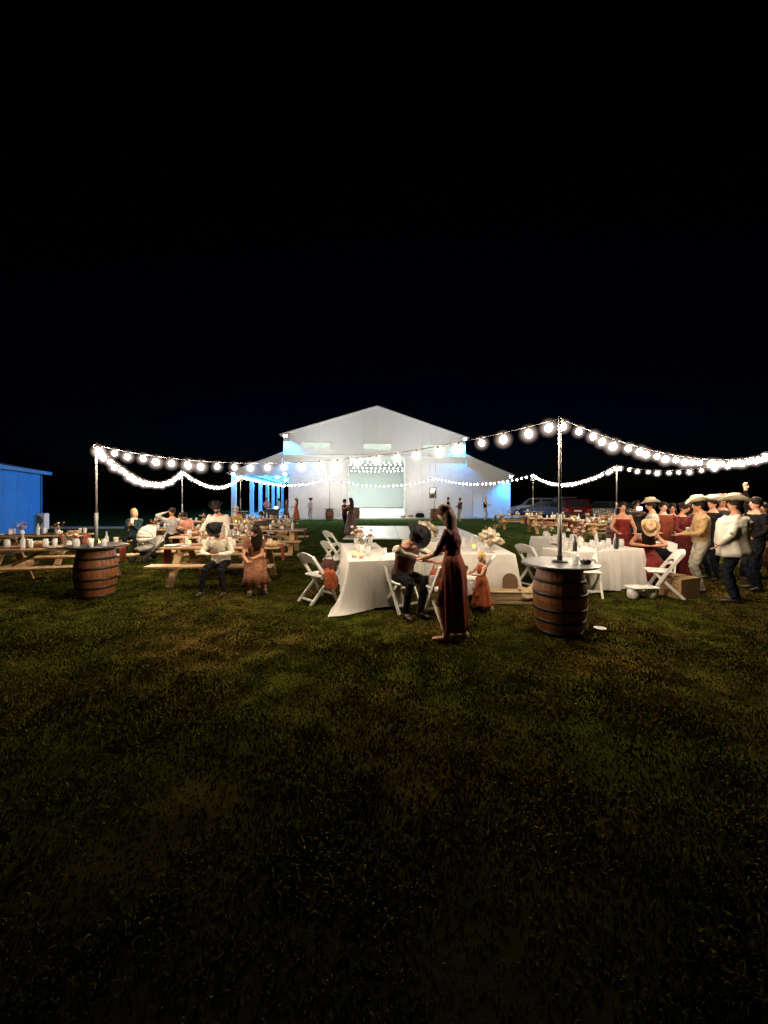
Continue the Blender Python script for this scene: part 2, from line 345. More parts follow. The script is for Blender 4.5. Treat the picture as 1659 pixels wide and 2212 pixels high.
def grass_blades():
    n = 200000
    r = .85 + 9.5 * rng.rand(n * 2) ** 1.25
    x = (rng.rand(n * 2) * 2 - 1) * (r * .98 + .3); y = r
    d = np.sin(x * 3.1 + np.sin(y * 2.2) * 1.3) * np.sin(y * 2.7 + np.sin(x * 1.7) * 1.6) + .6 * np.sin(x * 7.3 + y * 4.1) * np.sin(y * 8.7 - x * 3.3)
    keep = rng.rand(n * 2) < np.clip(.62 + .30 * d, .22, 1) * np.clip((y - .4) / 3.0, .25, 1); x, y = x[keep][:n], y[keep][:n]; n = len(x)
    d = d[keep][:n]
    h = rng.uniform(.004, .015, n) * (1 + .5 * d); wd = rng.uniform(.0026, .0048, n) * (1 + y * .12)
    a = rng.rand(n) * 2 * PI; lx, ly = np.cos(a), np.sin(a); b = rng.rand(n) * 2 * PI; lean = rng.uniform(.8, 2.6, n) * h
    V = np.zeros((n, 5, 3)); zb = -.016
    V[:, 0] = np.stack([x - lx * wd, y - ly * wd, np.full(n, zb)], 1); V[:, 1] = np.stack([x + lx * wd, y + ly * wd, np.full(n, zb)], 1)
    mxp, myp = x + np.cos(b) * lean * .35, y + np.sin(b) * lean * .35
    V[:, 2] = np.stack([mxp + lx * wd * .8, myp + ly * wd * .8, h * .6], 1); V[:, 3] = np.stack([mxp - lx * wd * .8, myp - ly * wd * .8, h * .6], 1)
    V[:, 4] = np.stack([x + np.cos(b) * lean, y + np.sin(b) * lean, h], 1)
    me = bpy.data.meshes.new('grass_blades'); me.vertices.add(n * 5); me.vertices.foreach_set('co', V.reshape(-1))
    base = np.arange(n)[:, None] * 5
    loops = np.concatenate([base + np.array([[0, 1, 2, 3]]), base + np.array([[3, 2, 4]])], 1).reshape(-1)
    me.loops.add(len(loops)); me.loops.foreach_set('vertex_index', loops.astype(np.int32))
    st = np.zeros((n, 2), int); st[:, 0] = np.arange(n) * 7; st[:, 1] = st[:, 0] + 4
    me.polygons.add(n * 2); me.polygons.foreach_set('loop_start', st.reshape(-1).astype(np.int32))
    pd = np.clip(.40 + .09 * x + .38 * (np.sin(x * .9 + 1) * np.sin(y * 1.1)) + .12 * d, .05, .85) * np.clip((y - .8) / 2.0, .15, 1)
    mi = (rng.rand(n) < pd).astype(int); mi = np.where(rng.rand(n) < .008, 2, mi); cl = np.sin(x * 5.1 + 2 * np.sin(y * 1.9 + x)) * np.sin(y * 6.3 + 2.2 * np.sin(x * 2.3)) + .5 * np.sin(x * 11 - y * 3); mi = np.where((cl < -.35) & (rng.rand(n) < .8), 3, mi); mi = np.where((rng.rand(n) > np.clip((y - 1.3) / 2.2, 0, 1)), 3, mi)  # dark clumps; near blades also go dark to paint in the light falloff
    me.polygons.foreach_set('material_index', np.repeat(mi, 2).astype(np.int32))
    me.update(calc_edges=True); me.validate()
    for nm, c in (('grass_green', (.046, .055, .008)), ('grass_dry', (.080, .054, .015)), ('grass_straw', (.17, .12, .05)), ('grass_deep_green_and_falloff', (.018, .018, .006))): me.materials.append(mat(nm, c, .95, var=.35, vscale=2, spec=.0))
    o = link('grass', me); o['kind'] = 'stuff'; o['label'] = 'short mown grass with dry brown patches on the lawn'; return o
grass_blades()
# path strip and slab
structure(MB().box((-17, 22.3, .03), (11, .9, .06)).build('path', M_conc))
def slab():
    m = MB(); a = [barn_pt(-12.4, 1.5, 0), barn_pt(12.4, 1.5, 0), barn_pt(12.4, -30.5, 0), barn_pt(-12.4, -30.5, 0)]
    m.prism([(p.x, p.y) for p in a], 'z', -.05, .1); return structure(m.build('pavement', M_conc))
slab()
# dance floor: white panels laid on the lawn
def dance_floor():
    t = structure(bpy.data.objects.new('dance_floor', None)); COL.objects.link(t); t.location = (-1.75, 16.3, 0)
    me = MB().box((0, 0, .02), (1.19, 1.19, .04), bev=.006).mesh('floor_panel', M_floor1)
    for i in range(5):
        for j in range(6):
            o = link('floor_panel', me, t, (i * 1.2 + .6, j * 1.2 + .6, random.uniform(0, .004)))
            o.rotation_euler = (random.uniform(-.004, .004), random.uniform(-.004, .004), 0)
dance_floor()

# ================================================================== barn
def barn():
    R = thing('barn', 'large white metal barn with a raised centre, open bright doorway and blue lit corners', 'barn', (BC[0], BC[1], 0), TH)
    # local frame: x along front, y into the barn
    def top(u):   # roofline of the whole front
        a = abs(u)
        if a <= 7.65: return 9.33 - (9.33 - 6.9) * a / 7.65
        return 5.36 - (5.36 - 3.72) * (a - 7.65) / (11.8 - 7.65)
    def low(u): return 5.30 if abs(u) <= 7.65 else top(u)
    holes = [(-2.35, 2.35, 0., 5.22), (-6.35, -3.87, 5.78, 6.38), (-1.22, 1.25, 5.78, 6.38), (3.92, 6.39, 5.76, 6.36), (-11.8, -7.35, 0, 3.72), (8.4, 9.35, .0, 2.1), (4.6, 5.1, 1.75, 2.62)]
    edges = sorted({-11.8, 11.8, -7.65, 7.65, 0} | {h[0] for h in holes} | {h[1] for h in holes})
    cols = []
    for a, b in zip(edges[:-1], edges[1:]):
        k = max(1, round((b - a) / 1.25))
        cols += [(a + (b - a) * i / k, a + (b - a) * (i + 1) / k) for i in range(k)]
    g = .002
    def panel(u0, u1, z0, za, zb, y=0.):
        if max(za, zb) - z0 < .05: return
        m = MB(); m.prism([(u0 + g, z0), (u1 - g, z0), (u1 - g, zb), (u0 + g, za)], 'y', y - .0, y + .08)
        if zb - z0 > .4 and abs(za - zb) < .4: m.box((u0 + .03, y - .004, (z0 + min(za, zb)) / 2), (.035, .02, min(za, zb) - z0 - .03))
        m.build('wall_panel', M_white, R)
    for u0, u1 in cols:
        c = (u0 + u1) / 2
        for z0, z1, y in ((.1, low, 0.), (5.36, top, -.06)):
            if y < 0 and abs(c) > 7.65: continue
            hs = [h for h in holes if h[0] - .01 <= c <= h[1] + .01 and h[3] > z0 + .02 and h[2] < z1(c)]
            z = z0
            for h in sorted(hs, key=lambda h: h[2]):
                if h[2] > z + .03: panel(u0, u1, z, h[2], h[2], y)
                z = h[3]
            e = .001; panel(u0, u1, z, z1(u0 + e), z1(u1 - e), y)
    # ledge between the two storeys, corner and eave trims
    MB().box((0, -.10, 5.33), (15.5, .12, .055)).build('ledge', M_trim, R)
    for s in (-1, 1):
        MB().box((s * 7.70, -.05, 6.1), (.1, .16, 1.45)).build('corner_trim', M_trim, R)
        MB().beam((0, -.13, 9.40), (s * 7.98, -.13, 6.87), .05, .16).build('eave_trim', M_trim, R)
        MB().beam((s * 7.76, -.07, 5.38), (s * 12.1, -.07, 3.66), .05, .14).build('eave_trim', M_trim, R)
    MB().box((11.84, -.02, 1.9), (.07, .12, 3.55)).build('corner_trim', M_trim, R)
    MB().box((-2.40, -.03, 2.65), (.1, .14, 5.1)).build('door_jamb', M_trim, R); MB().box((2.40, -.03, 2.65), (.1, .14, 5.1)).build('door_jamb', M_trim, R)
    MB().box((0, -.035, 5.25), (5.0, .12, .07)).build('door_head', M_trim, R)
    # windows
    for h in holes[1:4]:
        cu, cz = (h[0] + h[1]) / 2, (h[2] + h[3]) / 2; wu, wz = h[1] - h[0], h[3] - h[2]
        f = MB(); f.box((0, 0, wz/2 - .03), (wu, .14, .06)); f.box((0, 0, -wz/2 + .03), (wu, .14, .06)); f.box((wu/2 - .03, 0, 0), (.06, .139, wz - .125)); f.box((-wu/2 + .03, 0, 0), (.06, .139, wz - .125))
        fo = f.build('window', M_trim, R, loc=(cu, -.06, cz))
        MB().box((0, 0, 0), (wu - .125, .012, wz - .125)).build('pane', M_glass, fo)
    f = MB().box((0, .02, 0), (.6, .10, .06)); f.box((0, .02, -.87), (.6, .10, .06)); f.box((-.27, .02, -.435), (.06, .099, .81)); f.box((.27, .02, -.435), (.06, .099, .81))
    fo = f.build('window', M_black, R, loc=(4.85, -.03, 2.62)); MB().box((0, .03, -.435), (.48, .012, .81)).build('pane', M_dark, fo)
    d = MB().box((0, 0, 1.05), (.9, .05, 2.0)).build('side_door', M_trim, R, loc=(8.875, .0, 0.05)); MB().ell((.36, -.05, 1.0), (.03, .03, .03)).build('handle', M_pole, d)
    # roofs and side walls
    D = 30.
    def slope(x0, z0, x1, z1, name='roof'): MB().add([(x0, -.25, z0), (x1, -.25, z1), (x1, D, z1), (x0, D, z0), (x0, -.25, z0 + .07), (x1, -.25, z1 + .07), (x1, D, z1 + .07), (x0, D, z0 + .07)], [(0,3,2,1),(4,5,6,7),(0,1,5,4),(1,2,6,5),(2,3,7,6),(3,0,4,7)]).build(name, M_roof, R)
    slope(0, 9.48, 8.05, 6.92); slope(-8.05, 6.92, 0, 9.48); slope(7.77, 5.46, 12.2, 3.71); slope(-12.2, 3.71, -7.77, 5.46)
    for s in (-1, 1):
        MB().box((s * 7.60, D / 2 + .1, 6.1), (.08, D - .2, 1.45)).build('side_wall', M_white, R)
    MB().box((11.76, D / 2 + .1, 1.92), (.08, D - .3, 3.6)).build('side_wall', M_white, R)
    MB().box((-7.33, D / 2 + .1, 2.7), (.08, D - .3, 5.18)).build('side_wall', M_white, R)
    MB().box((0, D - .1, 4.5), (15, .08, 8.6)).build('back_wall', M_hallwall, R)
    MB().box((0, 15.1, .13), (14.5, 29.4, .05)).build('hall_floor', M_hallfloor, R)
    MB().box((0, 15.1, 7.0), (14.9, 29.4, .06)).build('hall_ceiling', M_hallwall, R)
    for s in (-1, 1): MB().box((s * 7.22, 15.1, 3.55), (.05, 29.4, 6.75)).build('hall_wall', M_hallwall, R)
    # porch
    me = MB().box((0, 0, 1.85), (.36, .36, 3.5), bev=.02).mesh('porch_post', M_trim)
    for i, v in enumerate((.25, 2.6, 6.9, 11.2, 15.5, 19.8, 24.2, 28.6)):
        if i == 1: continue
        link('porch_post', me, R, (-11.75, v, 0))
    MB().box((-11.75, 14.6, 3.66), (.3, 29.2, .26)).build('porch_beam', M_trim, R)
    MB().box((-9.55, .02, 3.66), (4.0, .2, .22)).build('porch_beam', M_trim, R)
    MB().box((-9.45, 14.9, 3.95), (3.9, 29.2, .05)).build('porch_ceiling', M_trim, R)
    for k in range(14): MB().box((-11.5, 1.2 + k * 2.05, 3.44), (.05, 1.9, .05)).build('led_strip', M_led, R)
    for k, (u, v, z) in LAMPS.items():
        h = MB().box((0, 0, 0), (.30, .10, .2), bev=.02); h.box((0, .17, .05), (.05, .26, .05))
        f = h.build('flood_lamp', M_black, R, loc=(u, -v + .08, z + .05))
        MB().box((0, -.06, 0), (.26, .012, .16)).build('lens', M_ledhot, f)
    for k in range(4): MB().lathe([(.12, 0), (.14, .05), (.05, .09)], 12).build('ceiling_lamp', M_ledhot, R, loc=(-9.6, 2.5 + 6.6 * k, 3.83))
    for k in range(3): MB().box((0, 0, 0), (3.6, .5, .05)).build('hall_light_panel', mat('hall_light_panel', (.8, .9, .85), .5, emis=(.92, 1, .96), estr=3), R, loc=(0, 3.5 + 8 * k, 6.94))
    return R
BARN = barn()
for i, (dep, z) in enumerate(((1.0, 5.02), (3.6, 5.02), (8.0, 5.05), (13.5, 5.1))):
    t = thing('string_light', ('festoon string nearest the barn doorway', 'second festoon string inside the barn hall', 'third festoon string across the barn hall', 'deepest festoon string inside the barn hall')[i] + ' with glowing bulbs', 'string light', (BC[0], BC[1], 0), TH)
    pts = [(-7.1 + 14.2 * k / 30, dep, z - .1 * math.sin(PI * k / 30)) for k in range(31)]
    MB().tube(pts, .008, 4).build('cable', M_cable, t)
    me = MB().ell((0, 0, 0), (.045, .045, .055), 8, 5).mesh('bulb', M_hallbulb, True)
    for k in range(30):
        q = (k + .5) / 30; link('bulb', me, t, (-7.1 + 14.2 * q, dep, z - .1 * math.sin(PI * q) - .07))

# ================================================================== blue lit shed at the left
def shed():
    a = Vector((-17.42, 19.5)); b = Vector((-14.32, 12.4)); dr = (b - a).normalized(); L = 11.
    rz = math.atan2(dr.y, dr.x)
    R = thing('shed', 'low metal shed at the left edge washed in blue light', 'shed', (a.x, a.y, 0), rz)
    # local: x along the visible wall towards the camera, wall face at y=0 facing +y ; depth to -y
    g = .004
    for k in range(9):
        MB().box((k * 1.22 + .61, -.04, 1.5), (1.22 - g * 2, .08, 3.0)).build('wall_panel', M_bluew, R)
    MB().box((.04, -4, 1.5), (.08, 7.8, 3.0)).build('end_wall', M_bluew, R)
    MB().add([(-.3, .35, 3.0), (L + .3, .35, 3.0), (L + .3, -4.2, 4.0), (-.3, -4.2, 4.0), (-.3, .35, 3.08), (L + .3, .35, 3.08), (L + .3, -4.2, 4.08), (-.3, -4.2, 4.08)], [(0,3,2,1),(4,5,6,7),(0,1,5,4),(1,2,6,5),(2,3,7,6),(3,0,4,7)]).build('roof', M_shedroof, R)
    MB().box((L / 2, .36, 3.0), (L + .6, .04, .16)).build('fascia', M_shedroof, R)
    MB().box((-.01, .03, 1.5), (.1, .06, 3.0)).build('corner_trim', M_bluew, R)
    ac = thing('air_conditioner', 'pale square air conditioner unit by the corner of the blue shed', 'air conditioner', XY(87, 19.3) + Vector((0, 0, .0)), .12)
    m = MB().box((0, 0, .58), (.62, .34, .82), bev=.03); m.box((-.2, 0, .09), (.05, .3, .18)); m.box((.2, 0, .09), (.05, .3, .18)); m.build('casing', M_resin, ac)
    m = MB()
    for r in (.1, .16, .22, .27): m.lathe([(r, -.008), (r + .012, -.008), (r + .012, .008), (r, .008), (r, -.008)], 20, cap=False)
    for k in range(8): m.beam((0, 0, 0), (.27 * math.cos(k * PI / 4), .27 * math.sin(k * PI / 4), 0), .01, .01)
    o = m.build('fan_grille', M_pole, ac, loc=(-.02, -.185, .62)); o.rotation_euler = (PI / 2, 0, 0)
    m = MB().lathe([(.25, 0), (.25, .006)], 20); o = m.build('fan_opening', M_cargrey, ac, loc=(-.02, -.171, .62)); o.rotation_euler = (PI / 2, 0, 0)
shed()
# ================================================================== barrels, poles, strings
def make_barrel(label, loc, disc_mat, disc_r=.52, group='whiskey barrel tables'):
    R = thing('barrel_table', label, 'barrel table', loc, 0, group)
    H, r0, r1 = .88, .265, .335; N = 26
    def rad(t): return r0 + (r1 - r0) * math.sin(PI * t)
    m = MB(); a0, a1 = -PI / N + .006, PI / N - .006; vs = []; S = 7
    for i in range(S):
        t = i / (S - 1); z = H * t; r = rad(t)
        for a, q in ((a0, 1.), (0, 1.004), (a1, 1.), (a1, .93), (a0, .93)): vs.append((r * q * math.cos(a), r * q * math.sin(a), z))
    fs = [(i*5+k, i*5+(k+1) % 5, (i+1)*5+(k+1) % 5, (i+1)*5+k) for i in range(S-1) for k in range(5)] + [(4,3,2,1,0), tuple((S-1)*5+k for k in range(5))]
    m.add(vs, fs); me = m.mesh('stave', M_oak)
    for k in range(N): link('stave', me, R, (0, 0, 0), 2 * PI * k / N)
    for t, h in ((.03, .05), (.21, .042), (.38, .042), (.60, .042), (.79, .042), (.965, .05)):
        z = t * H; ra = rad(max(0, t - h / 2 / H)) + .004; rb = rad(min(1, t + h / 2 / H)) + .004
        MB().lathe([(ra - .01, -h/2), (ra + .002, -h/2), (rb + .002, h/2), (rb - .01, h/2)], 32, cap=False).build('hoop', M_hoop, R, True, loc=(0, 0, z))
    MB().lathe([(.25, 0), (.25, .02)], 24).build('barrel_head', M_oak, R, loc=(0, 0, H - .03))
    MB().lathe([(0.02, 0), (disc_r - .02, 0), (disc_r, .008), (disc_r, .028), (disc_r - .01, .036), (.02, .036)], 48).build('table_top', disc_mat, R, loc=(0, 0, H + .003))
    return R
POLES = []
def pole(label, loc, ztop):
    R = thing('light_pole', label, 'light pole', loc, 0, 'poles holding up the string lights')
    MB().tube([(0, 0, .925), (0, 0, ztop * .55)], .027, 10).build('lower_tube', M_pole, R, True)
    MB().tube([(0, 0, ztop * .55 - .02), (0, 0, ztop + .03)], .019, 10).build('upper_tube', M_pole, R, True)
    MB().lathe([(.10, 0), (.10, .01), (.035, .02), (.035, .08)], 16).build('foot_flange', M_black, R, loc=(0, 0, .922))
    m = MB().tube([(0, -.02, 0), (.0, -.07, -.01), (0, -.075, -.05), (0, -.04, -.055)], .006, 5); m.build('hook', M_pole, R, loc=(0, 0, ztop))
    return R
PP = {  # plan position and top height of every pole
 'near': (2.33, 5.10, 2.82), 'left': (-5.20, 6.95, 2.72), 'left_mid': (-7.5, 14.3, 2.78), 'left_far': (-8.95, 24.0, 3.16),
 'back_l': (-4.27, 30.2, 3.38), 'back_r': (3.95, 30.2, 3.36), 'right_far': (9.3, 24.0, 3.24), 'right_mid': (8.1, 13.4, 2.90), 'right_near': (11.2, 9.95, 3.45)}
PL = {'near': 'tall metal pole rising from the nearest barrel table at right', 'left': 'metal pole rising from the barrel table at the left of the lawn', 'left_mid': 'metal pole behind the seated guests at left',
 'left_far': 'metal pole by the blue lit porch of the barn', 'back_l': 'thin pole before the barn wall left of the doorway', 'back_r': 'thin pole before the barn wall right of the doorway',
 'right_far': 'thin pole beyond the right hand corner of the barn', 'right_mid': 'metal pole above the far picnic tables behind the standing guests', 'right_near': 'pole at the right edge beyond the standing guests'}
BL = {'near': 'whiskey barrel table with wide grey metal top, nearest and largest at right', 'left': 'whiskey barrel table with dark round top holding glowing jars at left', 'left_mid': 'whiskey barrel table half hidden behind the seated guests at left',
 'left_far': 'whiskey barrel table beside the blue lit porch', 'back_l': 'whiskey barrel table before the barn wall left of the doorway', 'back_r': 'blackened barrel table before the barn wall right of the doorway',
 'right_far': 'whiskey barrel table beyond the far right picnic tables', 'right_mid': 'whiskey barrel table hidden behind the standing guests at right'}
b_near = make_barrel(BL['near'], (PP['near'][0], PP['near'][1], 0), M_disc, .48)
b_left = make_barrel(BL['left'], (PP['left'][0], PP['left'][1], 0), M_ddisc, .47)
b_left.rotation_euler.z = .4
for k in ('left_mid', 'left_far', 'back_l', 'back_r', 'right_far', 'right_mid'):
    dup(b_near if k != 'left_mid' else b_left, (PP[k][0], PP[k][1], 0), random.uniform(0, 3), BL[k])
dup(b_near, (XY(769, 31.0).x, 31.0, 0.1), .5, 'pale barrel table close to the barn doorway behind the dancing couple')
for k, (x, y, z) in PP.items():
    if k == 'right_near':
        R = pole(PL[k], (x, y, 0), z); MB().tube([(0, 0, 0), (0, 0, .93)], .03, 10).build('base_tube', M_pole, R)
    else: pole(PL[k], (x, y, 0), z)
for n_, px in (('left', -8.95), ('right', 9.3)):  # housings for the added floods
    R = thing('added_flood_light', 'added black flood light clamped to the %s far pole facing the barn' % n_, 'flood light', (px, 24.0, 2.85), 0)
    MB().box((0, .04, .05), (.24, .07, .18), bev=.015).build('housing', M_black, R); MB().box((0, .08, .05), (.2, .008, .14)).build('lens', M_ledhot, R)
bulb_mb = MB(); bulb_mb.ell((0, 0, -.09), (.044, .044, .050), 8, 6); bulb_mb.lathe([(.016, -.05), (.016, .0)], 6, mi=1)
BULB_ME = bulb_mb.mesh('bulb', [M_bulb, M_socket], True)
BULB_DIM = BULB_ME.copy(); BULB_DIM.materials[0] = M_bulbdim
def glow_mat(name, col, k):      # lens bloom added as a glowing ball of air, fading from middle to rim
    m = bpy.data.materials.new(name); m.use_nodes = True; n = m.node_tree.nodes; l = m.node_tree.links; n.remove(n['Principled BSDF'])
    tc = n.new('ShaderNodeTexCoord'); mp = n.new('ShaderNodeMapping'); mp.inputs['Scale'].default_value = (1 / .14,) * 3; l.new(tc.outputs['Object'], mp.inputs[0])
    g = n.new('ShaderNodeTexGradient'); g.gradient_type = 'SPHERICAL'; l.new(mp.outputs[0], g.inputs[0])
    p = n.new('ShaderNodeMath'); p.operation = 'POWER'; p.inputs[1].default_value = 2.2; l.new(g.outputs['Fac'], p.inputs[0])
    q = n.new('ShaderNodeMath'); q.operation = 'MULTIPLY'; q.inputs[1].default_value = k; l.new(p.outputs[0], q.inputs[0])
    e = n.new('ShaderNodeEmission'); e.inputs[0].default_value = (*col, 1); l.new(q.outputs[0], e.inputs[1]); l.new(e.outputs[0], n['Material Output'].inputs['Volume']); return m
M_glow = glow_mat('bulb_bloom_glow', (1.0, .76, .64), 17.0)
BLOOM_HALO = MB().ell((0, 0, 0), (.14, .14, .14), 12, 8).mesh('bloom_halo', M_glow, True)  # ball of added bloom around each bulb, no solid part
def festoon(a, b, sag, label, sp=.31, skew=0., dim=False, jit=.3):
    a, b = Vector(a), Vector(b); L = (b - a).length * (1 + 2.6 * (sag / (b - a).length) ** 2); n = int(L / sp)
    def P(t): p = a.lerp(b, t); p.z -= 4 * sag * t * (1 - t) * (1 + skew * (t - .5)); return p
    R = thing('string_light', label, 'string light', a, 0, 'string lights hung between the poles')
    MB().tube([P(i / 40) - a for i in range(41)], .006, 5).build('cable', M_cable, R)
    for i in range(n + 1):
        t = (i + .35) / (n + .7); p = P(t) - a
        o = link('bulb', BULB_DIM if dim else BULB_ME, R, p); link('bloom_halo', BLOOM_HALO, o, (0, 0, -.09)); o.rotation_euler = (random.uniform(-jit, jit), random.uniform(-jit, jit), 0); o.scale = (random.uniform(.82, 1.14),) * 3
T = {k: (v[0], v[1], v[2]) for k, v in PP.items()}
festoon(T['left'], T['near'], .45, 'front festoon string from the left barrel pole to the nearest pole', .305)
festoon(T['near'], T['right_near'], .62, 'festoon string from the nearest pole off to the right edge', .30)
festoon(T['left'], T['left_mid'], .55, 'festoon string sagging back along the left side from the left barrel pole', .30)
festoon(T['left_mid'], T['left_far'], .62, 'festoon string dipping towards the blue porch at left', .31)
festoon(T['left_far'], T['back_l'], .55, 'festoon string before the left part of the barn front', .34, dim=True)
festoon(T['back_l'], T['back_r'], .62, 'festoon string crossing before the barn doorway', .36, dim=True)
festoon(T['back_r'], T['right_far'], .5, 'festoon string before the right part of the barn front', .34, dim=True)
festoon(T['right_far'], T['right_mid'], .6, 'festoon string over the far right picnic tables', .32)
festoon(T['right_mid'], T['right_near'], .5, 'festoon string behind the standing guests at right', .30)

# ================================================================== furniture
def mk_picnic(label, loc, rz=0.):
    R = thing('picnic_table', label, 'picnic table', loc, rz, 'wooden picnic tables on the lawn')
    me = MB().box((0, 0, 0), (2.4, .138, .038), bev=.006).mesh('plank', M_pine)
    for i in range(5): link('plank', me, R, (random.uniform(-.01, .01), -.29 + i * .145, .735))
    for s in (-1, 1):
        for i in range(2): link('plank', me, R, (random.uniform(-.01, .01), s * (.68 + i * .145), .445))
    lg = {s: MB().beam((0, s * .62, 0.), (0, s * .2, .715), .04, .14, (1, 0, 0)).mesh('leg', M_pine) for s in (-1, 1)}
    top = MB().box((0, 0, 0), (.04, .70, .09)).mesh('top_bearer', M_pine); sb = MB().box((0, 0, 0), (.04, 1.58, .12)).mesh('bench_bearer', M_pine)
    for x in (-.85, .85):
        for s in (-1, 1): link('leg', lg[s], R, (x, 0, 0))
        link('top_bearer', top, R, (x + (.043 if x < 0 else -.043), 0, .668)); link('bench_bearer', sb, R, (x + (.043 if x < 0 else -.043), 0, .364))
        MB().beam((x * .93, 0, .40), (x * .25, 0, .70), .06, .04, (0, 1, 0)).build('brace', M_pine, R)
    return R
PT = {  # key: (x, y, rot, label)
 'A': (-3.38, 8.2, .02, 'picnic table whose near bench holds the man in the black cowboy hat'),
 'B': (-6.75, 7.95, .20, 'picnic table behind the left barrel, running off the left edge'),
 'C': (-4.35, 10.25, .0, 'picnic table directly behind the one with the seated couple'),
 'D': (-3.75, 12.3, .05, 'picnic table in the third row left, nearest the open lawn'),
 'E': (-7.0, 12.6, .08, 'picnic table by the guest in the grey shirt at left'),
 'F': (-4.9, 15.3, .04, 'picnic table in the fourth row left beside the lawn'),
 'G': (-8.3, 16.6, .06, 'picnic table far left beyond the light pole'),
 'H': (-5.6, 19.0, .03, 'picnic table nearest the people by the porch'),
 'I': (-9.5, 10.6, .12, 'picnic table at the far left by the shed'),
 'J': (7.6, 22.0, -.04, 'picnic table farthest back at right by the barn corner'),
 'K': (8.3, 19.2, -.03, 'picnic table second from the barn at right'),
 'L': (9.6, 17.3, -.05, 'picnic table behind the nearest pole at right'),
 'M': (8.9, 15.0, -.05, 'nearest picnic table of the right hand rows, behind the long white table'),
 'N': (12.1, 19.9, -.06, 'picnic table at the right back close to the parked cars'),
 'O': (12.2, 14.8, -.05, 'picnic table behind the standing guests at right')}
pA = mk_picnic(PT['A'][3], (*PT['A'][:2], 0), PT['A'][2])
for k, (x, y, r, lb) in PT.items():
    if k != 'A': dup(pA, (x, y, 0), r, lb)
def runner(k, label):     # rust cloth runner along a picnic table top, hanging at both ends
    x, y, r, _ = PT[k]; m = MB(); n = 26; W = .34; rows = []
    path = [(-1.222, .40 + random.uniform(-.05, .05)), (-1.215, .66), (-1.205, .757)] + [(-1.15 + 2.3 * i / 14, .7585 + .002 * math.sin(i * 2.1)) for i in range(15)] + [(1.205, .757), (1.215, .66), (1.222, .42)]
    vs = []
    for i, (px, z) in enumerate(path):
        for j in range(5): q = (j / 4 - .5) * W; vs.append((px + (.018 * math.sin(j * 2.4 + i) if z < .7 else 0), q * (1 + .08 * math.sin(i * 1.3)), z))
    fs = [(i*5+j, i*5+j+1, (i+1)*5+j+1, (i+1)*5+j) for i in range(len(path)-1) for j in range(4)]
    m.add(vs, fs); o = m.build('table_runner', M_rust, smooth=True); thing('', label, 'table runner', (x, y, 0.002), r, 'rust table runners', o=o)
for k, where in (('A', 'seated couple'), ('B', 'left barrel'), ('C', 'big man in white'), ('D', 'third row left'), ('E', 'guest in grey'), ('F', 'fourth row left'), ('H', 'porch'), ('I', 'blue shed'), ('J', 'barn corner'), ('K', 'second right table'), ('L', 'right pole'), ('M', 'right front table'), ('O', 'standing guests')):
    runner(k, 'rust cloth runner laid along the picnic table by the ' + where)

def mk_chair(label, loc, rz):
    R = thing('folding_chair', label, 'folding chair', loc, rz, 'white folding chairs')
    for s in (-1, 1):     # back stile runs from the top of the back down to the front foot
        MB().beam((s * .215, -.27, .80), (s * .215, -.01, .43), .028, .05, (0, 1, 0)).build('back_stile', M_resin, R)
        MB().beam((s * .215, -.012, .433), (s * .215, .235, .0), .028, .048, (0, 1, 0)).build('front_leg', M_resin, R)
        MB().beam((s * .185, .14, .43), (s * .185, -.29, .0), .026, .045, (0, 1, 0)).build('rear_leg', M_resin, R)
    MB().box((0, .05, .452), (.42, .40, .035), bev=.015).build('seat', M_cushion, R)
    # arched back: slab with an arched opening below it
    vs = []; n = 13; tilt = (-.27 + .01) / (.80 - .43)
    def yy(z): return -.01 + tilt * (z - .43)
    for i in range(n):
        x = -.23 + .46 * i / (n - 1); q = 1 - (x / .23) ** 2
        zt = .80 + .055 * q; zb = .60 + .075 * q
        for z in (zb, zt):
            for d in (-.018, .018): vs.append((x, yy(z) + d, z))
    fs = []
    for i in range(n - 1):
        a, b = i * 4, i * 4 + 4
        fs += [(a, b, b + 2, a + 2), (a + 1, a + 3, b + 3, b + 1), (a + 2, b + 2, b + 3, a + 3), (a, a + 1, b + 1, b)]
    fs += [(0, 2, 3, 1), ((n-1)*4, (n-1)*4+1, (n-1)*4+3, (n-1)*4+2)]
    MB().add(vs, fs).build('back_panel', M_resin, R)
    MB().beam((-.2, .17, .115), (.2, .17, .115), .02, .028).build('stretcher', M_resin, R)
    MB().beam((-.18, -.23, .06), (.18, -.23, .06), .02, .028).build('stretcher', M_resin, R)
    return R
CH = [ # x, y, facing angle (0 = faces +Y), label
 (-1.12, 6.62, -.80, 'white folding chair holding a rust shawl at the left of the near table'),
 (-1.02, 8.35, -.95, 'white folding chair behind the shawl chair at the left of the near table'),
 (-1.38, 10.9, -.9, 'white folding chair standing alone nearer the dance floor'),
 (.36, 7.55, .12, 'white folding chair with arched back right behind the bending man'),
 (.28, 6.12, -2.55, 'white folding chair the bending man sits on'),
 (.88, 5.62, .35, 'white folding chair in front of the standing woman in rust'),
 (1.52, 6.35, 1.2, 'white folding chair between the standing woman and the toddler'),
 (3.02, 7.75, -1.15, 'white folding chair at the left side of the right hand table'),
 (3.66, 6.98, 2.9, 'white folding chair with its seat to the camera before the right hand table'),
 (5.02, 6.95, 1.15, 'white folding chair turned sideways beside the cardboard box'),
 (5.75, 7.95, 2.4, 'white folding chair with a black bag beside the maroon dress'),
 (.62, 9.5, 1.6, 'white folding chair at the far side of the head table')]
c0 = mk_chair(CH[0][3], (CH[0][0], CH[0][1], 0), CH[0][2])
for x, y, r, lb in CH[1:]: dup(c0, (x, y, 0), r, lb)

